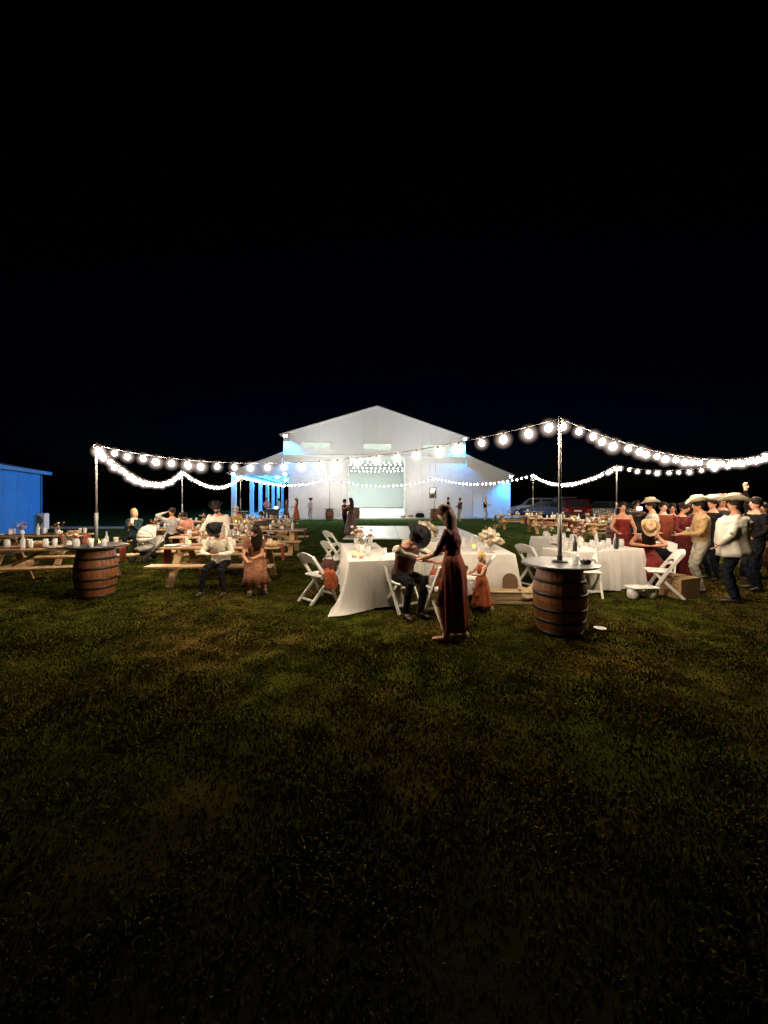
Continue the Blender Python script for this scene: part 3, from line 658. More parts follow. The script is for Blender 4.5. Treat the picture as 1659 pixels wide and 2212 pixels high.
def cloth_table(tlabel, clabel, cx, cy, W, L, rz, flare=None, hem=.03, H=.76):
    R = thing('banquet_table', tlabel, 'table', (cx, cy, 0), rz, 'folding banquet tables under white cloths')
    MB().box((0, 0, H - .02), (W, L, .035), bev=.008).build('tabletop', M_resin, R)
    for sx in (-1, 1):
        for sy in (-1, 1): MB().tube([(sx * (W/2 - .08), sy * (L/2 - .2), 0), (sx * (W/2 - .08), sy * (L/2 - .2), H - .04)], .014, 8).build('leg', M_pole, R)
    # cloth
    P = []; N = 168; per = 2 * (W + L); nr = []
    def pt(s):
        s %= per
        if s < W: return (-W/2 + s, -L/2), (0, -1)
        s -= W
        if s < L: return (W/2, -L/2 + s), (1, 0)
        s -= L
        if s < W: return (W/2 - s, L/2), (0, 1)
        s -= W; return (-W/2, L/2 - s), (-1, 0)
    seed = random.uniform(0, 9); vs = []; rows = 9; e = .008
    for r in range(rows + 1):
        t = r / rows
        for k in range(N):
            s = per * k / N; (x, y), (nx, ny) = pt(s)
            # distance to the nearest corner gives the cloth cone at the corner
            cxn, cyn = math.copysign(W/2, x), math.copysign(L/2, y)
            dc = math.hypot(x - cxn, y - cyn); cw = math.exp(-(dc / .16) ** 2)
            dxn, dyn = math.copysign(1, x) * .7071, math.copysign(1, y) * .7071
            ox, oy = nx * (1 - cw) + dxn * cw, ny * (1 - cw) + dyn * cw
            wav = .5 * math.sin(s * 13 + seed) + .35 * math.sin(s * 29 + seed * 2) + .25 * math.sin(s * 7 + 1)
            out = e + t * .05 + (t ** 1.1) * (.042 * wav + .012 * math.sin(s * 51 + seed) + .10 * cw)
            z = H + .003 - t * (H - hem) + (.012 * math.sin(s * 9 + seed) * t)
            if flare:
                fd = math.hypot(x - flare[0] * W/2, y - flare[1] * L/2); fw = math.exp(-(fd / .22) ** 2)
                out += fw * t ** 1.4 * flare[2]; z = z * (1 - fw * t) + .012 * fw * t
            if r == 0: out = e * .2
            vs.append((x + ox * out, y + oy * out, z if r else H + .005))
    fs = [(r*N+k, r*N+(k+1) % N, (r+1)*N+(k+1) % N, (r+1)*N+k) for r in range(rows) for k in range(N)]
    m = MB().add(vs, fs); m.add([(v[0], v[1], v[2] + .0005) for v in vs[:N]], [tuple(range(N))])
    o = m.build('tablecloth', M_cloth, smooth=True); thing('', clabel, 'tablecloth', (cx, cy, 0), rz, 'white tablecloths', o=o)
    o.data.polygons[len(o.data.polygons) - 1].use_smooth = False
cloth_table('folding table under the cloth beside the bending man', 'white cloth with a corner trailing on the grass at the near centre table', -.37, 7.32, .76, 2.44, .16, (-1, -1, .30))
cloth_table('folding table under the cloth behind the toddler', 'white cloth on the table behind the toddler, over the pale crate', 1.93, 8.15, .92, 2.7, -.05, None, .06)
cloth_table('folding head table across the back of the group', 'white cloth on the head table behind the standing woman', .95, 8.95, 1.0, .76, 0., None)
cloth_table('folding table under the cloth the woman in red leans on', 'white cloth at the near edge of the right hand table', 4.13, 7.62, 1.83, .76, .34, None)
cloth_table('folding table running back from the right hand table', 'white cloth on the table running back behind the nearest barrel', 4.20, 9.15, .76, 1.83, -.03, None)

# ================================================================== table clutter
def glass(loc, label, group, kind='glass', s=1.):
    m = MB()
    if kind == 'glass': m.lathe([(.026, 0), (.034, .11), (.031, .11), (.024, .006)], 12, cap=False); m.lathe([(.026, 0), (.026, .006)], 12); nm, ct, mt = 'drinking_glass', 'glass', M_clear
    elif kind == 'cup': m.lathe([(.028, 0), (.04, .115), (.042, .118), (.038, .116), (.026, .005)], 12, cap=False); m.lathe([(.027, .001), (.027, .004)], 12); nm, ct, mt = 'paper_cup', 'cup', M_paper
    elif kind == 'bottle': m.lathe([(.03, 0), (.032, .01), (.032, .13), (.013, .18), (.012, .23), (.014, .235), (.002, .236)], 12); nm, ct, mt = 'bottle', 'bottle', M_clear
    elif kind == 'dark': m.lathe([(.03, 0), (.032, .01), (.032, .13), (.013, .18), (.012, .23), (.014, .235), (.002, .236)], 12); nm, ct, mt = 'bottle', 'bottle', M_dark
    elif kind == 'jar': m.lathe([(.035, 0), (.042, .01), (.042, .085), (.033, .1), (.034, .12), (.03, .12), (.038, .08), (.038, .012)], 14, cap=False); m.lathe([(.035, 0), (.035, .004)], 12); nm, ct, mt = 'mason_jar', 'jar', M_clear
    elif kind == 'plate': m.lathe([(.05, 0), (.115, .014), (.118, .018), (.05, .006), (.001, .005)], 18); nm, ct, mt = 'plate', 'plate', M_paper
    elif kind == 'napkin': m.box((0, 0, .012), (.12, .09, .006), .3); m.box((.01, 0, .02), (.1, .07, .008), .8, .1); nm, ct, mt = 'napkin', 'napkin', M_paper
    elif kind == 'basket': m.lathe([(.08, 0), (.11, .03), (.12, .08), (.112, .08), (.1, .03), (.07, .008)], 14, cap=False); m.lathe([(.08, .001), (.08, .006)], 12); nm, ct, mt = 'basket', 'basket', M_tstraw
    k = (nm, kind)
    if k not in GC: GC[k] = m.mesh(nm, mt, kind != 'napkin')
    o = link(nm, GC[k]); thing('', label, ct, loc, random.uniform(0, 6), group, o=o); o.scale = (s, s, s * random.uniform(.92, 1.08)); return o
GC = {}
def candle(loc, label, red=False):
    R = thing('candle', label, 'candle', loc, 0, 'glowing candles on the tables')
    MB().lathe([(.036, 0), (.04, .005), (.04, .08), (.036, .08), (.036, .008)], 12, cap=False).build('holder', M_clear, R)
    MB().lathe([(.034, .002), (.034, .05), (.001, .052)], 12).build('wax', M_candred if red else M_paper, R)
    MB().ell((0, 0, .075), (.02, .02, .034), 8, 6).build('flame', M_cand, R, True)
def rot(x, y, a): return x * math.cos(a) - y * math.sin(a), x * math.sin(a) + y * math.cos(a)
def flowers(loc, label, kind='mixed', s=1.):
    R = thing('flower_arrangement', label, 'flowers', loc, random.uniform(0, 6), 'floral centrepieces', scale=s)
    v = MB().lathe([(.05, 0), (.07, .02), (.075, .09), (.05, .14), (.055, .15), (.048, .15), (.04, .12)], 14, cap=False); v.lathe([(.05, .001), (.05, .004)], 12); v.build('vase', M_paper, R, True)
    st, pl, lf = MB(), MB(), MB(); heads = []
    for k in range(15):
        a = random.uniform(0, 2*PI); sp = random.uniform(.03, .20); h = random.uniform(.20, .40)
        tip = Vector((math.cos(a) * sp, math.sin(a) * sp, h)); st.tube([(0, 0, .1), tip * .55 + Vector((0, 0, .05)), tip], .003, 4); heads.append((tip, a))
    st.build('stems', M_stem, R)
    if kind == 'pampas':
        for q_ in range(34):
            a = random.uniform(0, 2*PI); el = random.uniform(.15, 1.45); d = Vector((math.cos(a) * math.cos(el), math.sin(a) * math.cos(el), math.sin(el))); L_ = random.uniform(.14, .27); o_ = Vector((0, 0, .13)); b = MB()
            P_ = [o_ + d * (L_ * t) + Vector((0, 0, -.10 * t * t * math.cos(el))) for t in (.25, .45, .65, .85, 1.)]
            b.tube(P_, [.008, .028, .036, .028, .006], 8, rip=lambda t, a: .4 * math.sin(a * 3 + t * 19))
            for h_ in range(16):
                t = random.uniform(.35, 1.); p = o_ + d * (L_ * t) + Vector((0, 0, -.10 * t * t * math.cos(el))); e = (d + Vector((random.uniform(-1, 1), random.uniform(-1, 1), random.uniform(-1, .6)))).normalized() * random.uniform(.03, .07); w_ = e.cross(Vector((0, 0, 1))).normalized() * .004
                b.add([p - w_, p + w_, p + e], [(0, 1, 2)])
            b.build('plume', (M_pampas, M_pampas, M_petalw, M_stem)[q_ % 4], R, True)
        for q_ in range(9):
            a = q_ * 2.4; el = .2 + .13 * q_; c = Vector((math.cos(a) * math.cos(el) * .13, math.sin(a) * math.cos(el) * .13, .15 + math.sin(el) * .14)); MB().ell(c, (.045, .045, .035), 12, 7, fn=lambda d: 1 + .22 * math.sin(5 * math.atan2(d.y, d.x)) * abs(d.z)).build('blossom', M_petalw, R, True)
    else:
        for i, (tip, a) in enumerate(heads):
            b = MB(); r = random.uniform(.022, .042)
            for p in range(5):
                an = p * 2 * PI / 5; b.ell(tip + Vector((math.cos(an) * r * .55, math.sin(an) * r * .55, random.uniform(-.3, .3) * r)), (r * .62, r * .62, r * .5), 6, 4)
            b.ell(tip + Vector((0, 0, r * .3)), (r * .5,) * 3, 6, 4)
            b.build('blossom', (M_petalr, M_petalw, M_petalr, M_pampas)[i % 4], R, True)
        for k in range(14):
            a = random.uniform(0, 2*PI); r = random.uniform(.06, .17); z = random.uniform(.15, .28); c = Vector((math.cos(a) * r, math.sin(a) * r, z)); t = Vector((-math.sin(a), math.cos(a), 0)) * .016; d = Vector((math.cos(a), math.sin(a), -.3)) * .05
            lf.add([c - d, c + t, c + d, c - t], [(0, 1, 2, 3)])
        lf.build('leaves', M_leaf, R)
    return R
# candles where the photograph shows their flames
CD = [(176, 1160, 'B', 'candle glowing on the picnic table behind the left barrel, left one of two'), (199, 1160, 'B', 'candle glowing on the picnic table behind the left barrel, right one of two'),
 (339, 1133, 'E', 'candle glowing above the stroller on a far left picnic table'), (409, 1177, 'A', 'candle glowing on the table left of the man in the black hat'), (451, 1177, 'A', 'candle glowing at the elbow of the man in the black hat'),
 (441, 1155, 'C', 'candle glowing on the second picnic table before the big man in white'), (509, 1126, 'F', 'candle glowing in the fourth left row, left one of two'), (526, 1126, 'F', 'candle glowing in the fourth left row, right one of two')]
for px, py, k, lb in CD:
    X, Y, r, _ = PT[k]; p = XY(px, Y - .1); lx = max(-1.05, min(1.05, (p.x - X) / math.cos(r))); dx, dy = rot(lx, random.uniform(-.1, .05), r); candle((X + dx, Y + dy, .762), lb)
candle((-.50, 6.42, .768), 'candle glowing at the near left corner of the centre table'); candle((1.72, 7.35, .768), 'candle glowing behind the toddler on the white table')
candle((3.72, 7.62, .768), 'candle glowing on the right hand white table, left one of two'); candle((3.98, 7.78, .768), 'candle glowing on the right hand white table, right one of two')
candle((-.38, 6.35, .768), 'red candle beside the glowing one on the centre table', True)
for px, k, lb in ((1139, 'J', 'candle glowing on the table by the barn corner'), (1191, 'K', 'candle glowing left of the nearest pole on a far table'), (1214, 'L', 'candle glowing just right of the nearest pole on a far table'), (1304, 'M', 'candle glowing on the far table beside the off shoulder woman')):
    X, Y, r, _ = PT[k]; p = XY(px, Y); lx = max(-1.1, min(1.1, p.x - X)); dx, dy = rot(lx, 0, r); candle((X + dx, Y + dy, .762), lb)
WH = {'A': 'table with the seated couple', 'B': 'table behind the left barrel', 'C': 'table before the big man in white', 'D': 'third row left picnic table', 'E': 'table by the guest in grey', 'F': 'fourth row left picnic table',
      'G': 'table beyond the left pole', 'H': 'picnic table near the porch', 'I': 'table by the blue shed', 'J': 'table by the barn corner', 'K': 'second picnic table at right', 'L': 'table behind the nearest pole', 'M': 'front picnic table at right', 'N': 'table near the cars', 'O': 'table behind the standing guests'}
LBL = {'glass': 'small clear drinking glass', 'cup': 'white paper cup', 'bottle': 'clear glass bottle', 'dark': 'dark glass bottle', 'jar': 'clear mason jar', 'plate': 'white plate', 'napkin': 'crumpled white napkin', 'basket': 'small round straw basket'}
def clutter(n, hx, hy, X, Y, r, z, where, group, kinds, avoid=()):
    pts = []; tries = 0
    while len(pts) < n and tries < 500:
        tries += 1
        x, y = random.uniform(-hx, hx), random.uniform(-hy, hy)
        if all(math.hypot(x - a, y - b) > .15 for a, b in pts) and all(math.hypot(x - a, y - b) > .24 for a, b in avoid): pts.append((x, y))
    ORD = {1: [''], 2: ['left one of two, ', 'right one of two, '], 3: ['leftmost of three, ', 'middle of three, ', 'rightmost of three, '], 4: ['leftmost of four, ', 'second from left, ', 'third from left, ', 'rightmost of four, ']}
    sets = {}
    for i, (x, y) in enumerate(pts):
        dx, dy = rot(x, y, r); sets.setdefault(kinds[i % len(kinds)], []).append(((X + dx) / (Y + dy), X + dx, Y + dy))
    for k, L_ in sets.items():
        L_.sort()
        for i, (_, wx, wy) in enumerate(L_): glass((wx, wy, z), LBL[k] + ', ' * (len(L_) < 2) * 0 + (', ' + ORD[len(L_)][i][:-2] if len(L_) > 1 else '') + ' on the ' + where, (LBL[k] + 's on the ' + where) if len(L_) > 1 else None, k, 1.25)
for k, (x, y, r, _) in PT.items():
    near = k in 'ABC'
    fl = [(-.45, .02), (.5, -.03)] if k not in 'B' else [(.2, .0)]
    for i, (a, b) in enumerate(fl):
        dx, dy = rot(a, b, r); flowers((x + dx, y + dy, .7605), ('cream and rust flowers, %s vase on the ' % (('left', 'right')[i] if len(fl) > 1 else 'only')) + WH[k], s=.8)
    clutter(15 if near else 10, 1.1, .28, x, y, r, .763, WH[k], '', ['cup', 'glass', 'jar', 'plate', 'bottle', 'glass', 'napkin', 'basket', 'jar', 'cup'], fl)
glass((PP['left'][0] - .1, PP['left'][1] - .32, .921), 'brightly lit glass jar in the middle of the left barrel top', None, 'jar', 1.2)
glass((PP['left'][0] + .14, PP['left'][1] - .3, .921), 'tall bright glass at the centre right of the left barrel top', None, 'glass', 1.3)
glass((PP['left'][0] + .3, PP['left'][1] - .22, .921), 'bright mason jar at the right of the left barrel top', None, 'jar', 1.1)
glass((PP['left'][0] - .32, PP['left'][1] - .1, .921), 'small cup at the left edge of the left barrel top', None, 'cup', .7)
glass((PP['near'][0] + .10, PP['near'][1] - .22, .921), 'clear tumbler beside the pole foot on the nearest barrel', None, 'glass', 1.2)
o = MB().lathe([(.05, 0), (.065, .012), (.07, .045), (.06, .045), (.05, .018), (.001, .015)], 16).build('ashtray', M_dark, smooth=True); thing('', 'small dark glass dish on the nearest barrel top', 'dish', (PP['near'][0] + .27, PP['near'][1] - .14, .921), 0, o=o)
glass((.15 + PP['back_r'][0], PP['back_r'][1] - .2, .921), 'grey cup on the barrel right of the doorway', None, 'cup', 1.4)
# white tables
clutter(9, .3, 1.05, -.37, 7.32, .16, .768, 'near centre table', '', ['glass', 'jar', 'napkin', 'cup', 'glass', 'plate'], [(0, .1), (.02, .9), (-.2, -.9)])
flowers((-.42, 7.05, .768), 'rust and cream flowers in a white vase on the near centre table', s=1.05)
flowers((-.52, 8.1, .768), 'taller rust stems at the back of the near centre table', s=1.0)
flowers((2.02, 7.35, .768), 'wide spray of pampas and dried leaves behind the toddler', 'pampas', 1.25)
flowers((.95, 8.85, .768), 'pampas and dried flowers on the head table left of the standing woman', 'pampas', 1.45)
clutter(8, .38, 1.1, 1.93, 8.15, -.05, .768, 'table behind the toddler', '', ['cup', 'glass', 'jar', 'napkin'], [(.1, -.8), (-.2, -.8)])
clutter(13, .8, .26, 4.13, 7.62, .34, .768, 'right hand table', '', ['jar', 'glass', 'bottle', 'dark', 'cup', 'jar', 'bottle'], [(-.3, .1), (-.1, .2)])
clutter(9, .3, .8, 4.20, 9.15, -.03, .768, 'table running back at right', '', ['cup', 'glass', 'jar', 'napkin'], [(0, 0), (-.1, .6), (0, -.5)])
flowers((4.12, 9.0, .768), 'cream flowers in the middle of the table running back at right', s=1.1); flowers((4.1, 9.75, .768), 'cream and green flowers at the far end of the table running back', s=1.0); flowers((4.3, 8.45, .768), 'rust and cream flowers at the near end of the table running back', s=1.0)

def arch_crate():
    R = thing('crate', 'low pale wooden crate with burlap and an arched panel leaning at the table front', 'crate', (2.06, 6.52, 0), -.06)
    for z in (.035, .10, .165): MB().box((0, -.15, z), (.86, .018, .055), bev=.004).build('slat', M_crate, R); MB().box((0, .15, z), (.86, .018, .055), bev=.004).build('slat', M_crate, R)
    for s in (-1, 1):
        for z in (.035, .10, .165): MB().box((s * .42, 0, z), (.018, .278, .055), bev=.004).build('slat', M_crate, R)
    MB().box((0, 0, .2), (.9, .34, .02), bev=.006).build('lid', M_crate, R)
    poly = [(-.13, 0)] + [(-.13 * math.cos(a), .13 + .13 * math.sin(a)) for a in [PI * i / 12 for i in range(13)]] + [(.13, 0)]
    o = MB().prism(poly, 'y', 0, .015).build('arch_panel', M_archp, R, loc=(.1, .07, .213)); o.rotation_euler = (-.12, 0, 0)
    m = MB(); n = 14; vs = []
    for i in range(n):
        for j in range(8):
            u, v = i / (n - 1), j / 7; vs.append((.22 + u * .26, -.19 + .0 * v + (v * .33), .216 + .02 * math.sin(u * 9 + v * 6) + .012 if v > .1 else .12 + .01 * math.sin(u * 14)))
    m.add(vs, [(i*8+j, i*8+j+1, (i+1)*8+j+1, (i+1)*8+j) for i in range(n-1) for j in range(7)]).build('burlap', M_burlap, R, True)
arch_crate()
def cardboard():
    R = thing('cardboard_box', 'open cardboard box with faded print beside the white chair', 'box', (XY(1476, 6.85).x, 6.95, 0), .36)
    w, d, h, t = .50, .38, .34, .006
    MB().box((0, 0, .004), (w, d, .006)).build('bottom', M_card, R)
    for s in (-1, 1): MB().box((0, s * (d/2), h/2), (w + t, t, h)).build('side', M_card, R); MB().box((s * (w/2), 0, h/2 - .001), (t - .001, d - t - .001, h - .003)).build('side', M_card, R)
    MB().box((0, -d/2 + .09, h + .004), (w - .01, .18, .004), 0, .04).build('flap', M_card, R); MB().box((0, d/2 - .09, h + .010), (w - .01, .18, .004), 0, -.04).build('flap', M_card, R)
    m = MB()     # faded rows of print on the left end
    for z, a in ((.25, .3), (.19, .26), (.10, .28)):
        for k in range(6): m.box((-w/2 - .0055, -.14 + k * .055, z), (.0015, .035 if k % 2 else .025, .028))
    m.build('print', M_cardp, R)
cardboard()
def booster():
    R = thing('step_stool', 'low white plastic step with rounded feet under the sideways chair', 'step stool', (XY(1391, 6.72).x, 6.78, 0), .1)
    MB().box((0, 0, .195), (.50, .26, .03), bev=.012).build('tread', M_resin, R)
    for s in (-1, 1): MB().lathe([(.06, 0), (.085, .02), (.09, .09), (.08, .178)], 16, sy=1.15).build('foot', M_resin, R, True, loc=(s * .165, 0, 0))
    MB().box((0, .02, .09), (.2, .02, .05)).build('crossbar', M_resin, R)
booster()
o = MB().lathe([(.05, 0), (.075, .008), (.08, .013), (.05, .008), (.001, .007)], 16).build('plate', M_paper); thing('', 'white paper plate lying on the grass right of the nearest barrel', 'plate', G(1296, 1359) + Vector((0, 0, .006)), 0, o=o)

def drape(label, loc, rz, mt, name, cat, w, l, drop, thick=.012, seed=1):
    rs = random.Random(seed); m = MB(); nu, nv = 16, 20; vs = []
    for i in range(nu):
        for j in range(nv):
            u, v = i / (nu-1) - .5, j / (nv-1)
            z = .03 * math.sin(u * 14 + v * 5 + seed) + .02 * math.sin(v * 17 - u * 6) + .03
            y = v * l; dz = 0
            if y > l * .45: dz = -(y - l * .45) * drop; y = l * .45 + (y - l * .45) * .15
            vs.append((u * w * (1 - .2 * math.sin(v * 3)) + .01 * rs.uniform(-1, 1), y, z + dz))
    m.add(vs, [(i*nv+j, i*nv+j+1, (i+1)*nv+j+1, (i+1)*nv+j) for i in range(nu-1) for j in range(nv-1)])
    o = m.build(name, mt, smooth=True); s = o.modifiers.new('thick', 'SOLIDIFY'); s.thickness = thick
    thing('', label, cat, loc, rz, o=o)
drape('rust shawl draped over the seat of the left white chair', (-1.0, 6.60, .478), PI + .5, M_rustb, 'shawl', 'shawl', .26, .50, .9, seed=3)
def bag(label, loc, rz, mt, w, d, h, name='handbag'):
    R = thing(name, label, 'bag', loc, rz); m = MB()
    m.tube([(0, 0, 0.0), (0, 0, .02), (0, 0, h * .4), (0, 0, h * .8), (0, 0, h)], [(w/2 * .85, d/2 * .8), (w/2, d/2), (w/2 * 1.04, d/2 * 1.1), (w/2 * .9, d/2 * .7), (w/2 * .6, d/2 * .2)], 16, (0, 1, 0), rip=lambda t, a: .05 * math.sin(a * 5 + t * 8)).build('pouch', mt, R, True)
    MB().tube([(-w * .3, 0, h * .95), (-w * .2, 0, h * 1.3), (w * .2, 0, h * 1.3), (w * .3, 0, h * .95)], .008, 6).build('strap', mt, R, True)
bag('dark brown bag on the chair with the rust shawl', (-.98, 6.80, .475), .6, M_vest, .30, .18, .20)
bag('black bag on the chair beside the maroon dress', (5.72, 7.98, .475), 2.4, M_bshirt, .34, .2, .26)
bag('rust and pink cloth bag on the chair before the standing woman', (.80, 5.72, .475), .3, M_rustb, .28, .18, .24)
o = MB().box((0, 0, .1), (.11, .012, .16), .2, .25, bev=.004).build('gift_card', M_paper); thing('', 'white card propped beside the rust and pink bag', 'card', (.70, 5.62, .46), .3, o=o)
bag('black duffel bag on the slab right of the barn doorway', (*barn_pt(3.55, .8, .1)[:2], .1), TH, M_bshirt, .75, .45, .38, 'duffel_bag')
bag('tan bag beside the black duffel by the barn doorway', (*barn_pt(2.75, .8, .1)[:2], .1), TH, M_tan, .5, .35, .25, 'duffel_bag')
bag('grey bag against the doorway edge of the barn', (*barn_pt(2.1, .9, .1)[:2], .1), TH, M_grey, .4, .3, .22, 'duffel_bag')
# ================================================================== people
PEND = []
def ik(a, b, l1, l2, hint):
    a, b, hint = Vector(a), Vector(b), Vector(hint); d = b - a; L = d.length
    if L > (l1 + l2) * .995: b = a + d * ((l1 + l2) * .995 / L); d = b - a; L = d.length
    x = (l1*l1 - l2*l2 + L*L) / (2*L); h = math.sqrt(max(0, l1*l1 - x*x)); dn = d / L
    hp = hint - dn * hint.dot(dn)
    hp = hp.normalized() if hp.length > 1e-4 else Vector((0, 0, 1))
    return a + dn * x + hp * h, b
def person(label, loc, face, h=1.75, fem=False, top=None, sleeve='long', sleeve_m=None, bottom=None, shoe=None, skin=None, hair=None, hairstyle='short',
           hat=None, hat_s=.80, pelvis=None, lean=0., side=0., feet=None, hands=None, knee=None, elbow=None, head=0., yaw=0., girth=1., skirt=None, skirt_len=.85, skirt_w=.30,
           seated=False, vox=.016, off=False, child=False, zones=None, beard=None, group=None, tunic=None, loose=1., twist=0.):
    """local frame: +Y is where the figure faces, +X its right... face = rotation about Z of +Y."""
    s = h / 1.75
    R = thing('person', label, 'person', loc, face, group)
    skin = skin or M_skin; top = top or M_cream; bottom = bottom or M_jeans; shoe = shoe or M_boot
    V = Vector; P = V(pelvis) if pelvis else V((0, 0, .93 * s))
    u = V((math.sin(side), math.sin(lean) * math.cos(side), math.cos(lean) * math.cos(side))).normalized()
    rt = V((math.cos(twist), math.sin(twist), 0)); rt = (rt - u * rt.dot(u)).normalized(); fw = u.cross(rt).normalized()
    def B(t, f=0., r=0.): return P + u * t * s + fw * f * s + rt * r * s
    hd = (u * math.cos(head) + fw * math.sin(head)).normalized()
    if lean > .35: hd = (hd + V((0, 0, .35))).normalized()
    sw = (.165 if fem else .192) * (1.1 if child else 1.)
    NK = B(.54, .01); HC = NK + hd * (.155 if not child else .16) * s; S = s * (1.0 if not child else 1.28)
    hf = (hd.cross(rt) * -1).normalized() if hd.cross(rt).dot(fw) < 0 else hd.cross(rt).normalized()
    q = Quaternion(hd, yaw); hf = q @ hf; hr = q @ rt
    HR = Matrix((hr, hf, hd)).transposed()
    if feet is None: feet = [(-.11 * s, .02, .0), (.11 * s, -.01, .0)]
    if hands is None: hands = [(-.27 * s, .10 * s, .80 * s), (.27 * s, .10 * s, .80 * s)]
    knee = knee or [(-.1, 1, .1), (.1, 1, .1)]; elbow = elbow or [(-.6, -1, -.2), (.6, -1, -.2)]
    g = girth; m = MB(); bones = []
    # torso
    if fem: sec = [(-.07, .10, .085), (0, .172, .125), (.05, .178, .125), (.14, .135, .10), (.22, .128, .10), (.33, .150, .125), (.42, .155, .105), (.485, .125, .08), (.53, .06, .055), (.56, .05, .052)]
    else: sec = [(-.08, .11, .095), (0, .165, .12), (.05, .168, .122), (.14, .155, .115), (.24, .165, .12), (.34, .182, .13), (.43, .19, .118), (.49, .15, .09), (.535, .072, .065), (.57, .06, .06)]
    pts, rd = [], []
    for t, a, b in sec:
        gg = g if t < .45 else 1.; k = loose if t < .48 else 1.
        pts.append(B(t, (g - 1) * .12 * math.exp(-((t - .15) / .18) ** 2))); rd.append((a * gg * k * s, b * (1 + (gg - 1) * 1.5) * k * s))
    m.tube(pts, rd, 20, -fw)
    bones.append(('torso', B(-.05), B(.46), .16))
    # neck, head
    m.tube([B(.47), NK, HC], [.062 * S * .9, .052 * S, .05 * S], 12, fw)
    m.ell(HC + hd * .012 * S, (.074 * S, .094 * S, .108 * S), 16, 12, R=HR)
    m.ell(HC + hf * .035 * S - hd * .055 * S, (.052 * S, .052 * S, .055 * S), 12, 8, R=HR)
    m.tube([HC + hf * .088 * S + hd * .02 * S, HC + hf * .112 * S - hd * .022 * S], [.009 * S, .016 * S], 6)
    for sg in (-1, 1): m.ell(HC + hr * sg * .077 * S - hd * .005 * S, (.012 * S, .022 * S, .032 * S), 8, 6, R=HR)
    bones.append(('head', NK + hd * .02 * s, HC, .1))
    # legs
    kn = []
    for i, sg in enumerate((-1, 1)):
        hip = B(-.02, 0, sg * .09); an = V(feet[i]) + V((0, 0, .085 * s)); k, an = ik(hip, an, .44 * s, .42 * s, knee[i]); kn.append(k)
        lg = 1.08 * (1 + (g - 1) * .6)
        m.tube([hip, hip.lerp(k, .5), k], [.088 * s * lg, .073 * s * lg, .056 * s * lg], 12, fw); m.tube([k, k.lerp(an, .35), an], [.056 * s * lg, .054 * s * lg, .040 * s * lg], 12, fw)
        fd = V((fw.x, fw.y, 0)); fd = fd.normalized() if fd.length > .1 else V((0, 1, 0)); fd = (fd + V((sg * .15, 0, 0))).normalized()
        ft = an - V((0, 0, .05 * s)); m.tube([ft - fd * .06 * s, ft + fd * .03 * s, ft + fd * .13 * s - V((0, 0, .012 * s)), ft + fd * .18 * s - V((0, 0, .015 * s))], [(.034 * s, .036 * s), (.042 * s, .036 * s), (.043 * s, .026 * s), (.025 * s, .016 * s)], 10)
        m.tube([an, ft], .042 * s, 10)
        bones += [('thigh', hip, k, .08), ('shin', k, an - V((0, 0, .0)), .055), ('foot', ft - fd * .04 * s, ft + fd * .17 * s, .04)]
    # arms
    hand_geo = []
    for i, sg in enumerate((-1, 1)):
        sh = B(.445, 0, sg * sw); wr0 = V(hands[i]); el, wr = ik(sh, wr0, .285 * s, .25 * s, elbow[i])
        lo = 1.22 if sleeve == 'long' else 1.; ag = lo * (1 + (g - 1) * .5) * (.88 if fem else 1.)
        m.ell(sh, (.062 * s * ag,) * 3, 10, 8); m.tube([B(.44, 0, sg * sw * .5), sh, sh.lerp(el, .5), el], [.06 * s, .058 * s * ag, .047 * s * ag, .040 * s * ag], 12, fw)
        m.tube([el, el.lerp(wr, .4), wr], [.041 * s * ag, .038 * s * ag, .027 * s * (1.12 if sleeve == 'long' else 1)], 12, fw)
        bones += [('uparm', sh, el, .045), ('forearm', el, wr, .035)]
        hdv = (wr - el).normalized(); pal = hdv.cross(V((0, 0, 1))); pal = pal.normalized() if pal.length > .1 else V((1, 0, 0)); nn = hdv.cross(pal).normalized()
        m.tube([wr - hdv * .01 * s, wr + hdv * .045 * s, wr + hdv * .085 * s], [(.026 * s, .020 * s), (.038 * s, .016 * s), (.036 * s, .012 * s)], 10, nn)
        bones.append(('hand', wr + hdv * .02 * s, wr + hdv * .1 * s, .03)); fg = MB()
        for j, (of, ln) in enumerate(((-.027, .062), (-.009, .072), (.009, .068), (.027, .052))):
            b0 = wr + hdv * .078 * s + pal * of * s; c1 = b0 + hdv * ln * .5 * s - nn * .006 * s; c2 = b0 + hdv * ln * .85 * s - nn * .028 * s
            fg.tube([b0, c1, c2], [.0088 * s, .0082 * s, .0062 * s], 6, nn)
        tb = wr + hdv * .02 * s - pal * sg * .028 * s; fg.tube([tb, tb + hdv * .03 * s - pal * sg * .022 * s, tb + hdv * .058 * s - pal * sg * .02 * s - nn * .012 * s], [.011 * s, .010 * s, .008 * s], 6, nn)
        hand_geo.append(fg)
    bo = m.build('body', M_skin, R); mod = bo.modifiers.new('r', 'REMESH'); mod.mode = 'VOXEL'; mod.voxel_size = vox; mod.use_smooth_shade = True
    PEND.append((bo, bones, dict(skin=skin, top=top, slm=sleeve_m or top, bottom=bottom, shoe=shoe, sleeve=sleeve, off=off, skirt=skirt is not None, zones=zones, S=s, shz=B(.46), u=u, fw=fw, P=P), hand_geo))
    # face details
    if vox < .02:
        for sg in (-1, 1): MB().ell(HC + hf * .083 * S + hr * sg * .03 * S + hd * .015 * S, (.011 * S, .008 * S, .008 * S), 6, 5, R=HR).build('eye', M_eye, R, True)
        MB().ell(HC + hf * .087 * S - hd * .058 * S, (.024 * S, .008 * S, .007 * S), 8, 5, R=HR).build('mouth', M_lip, R, True)
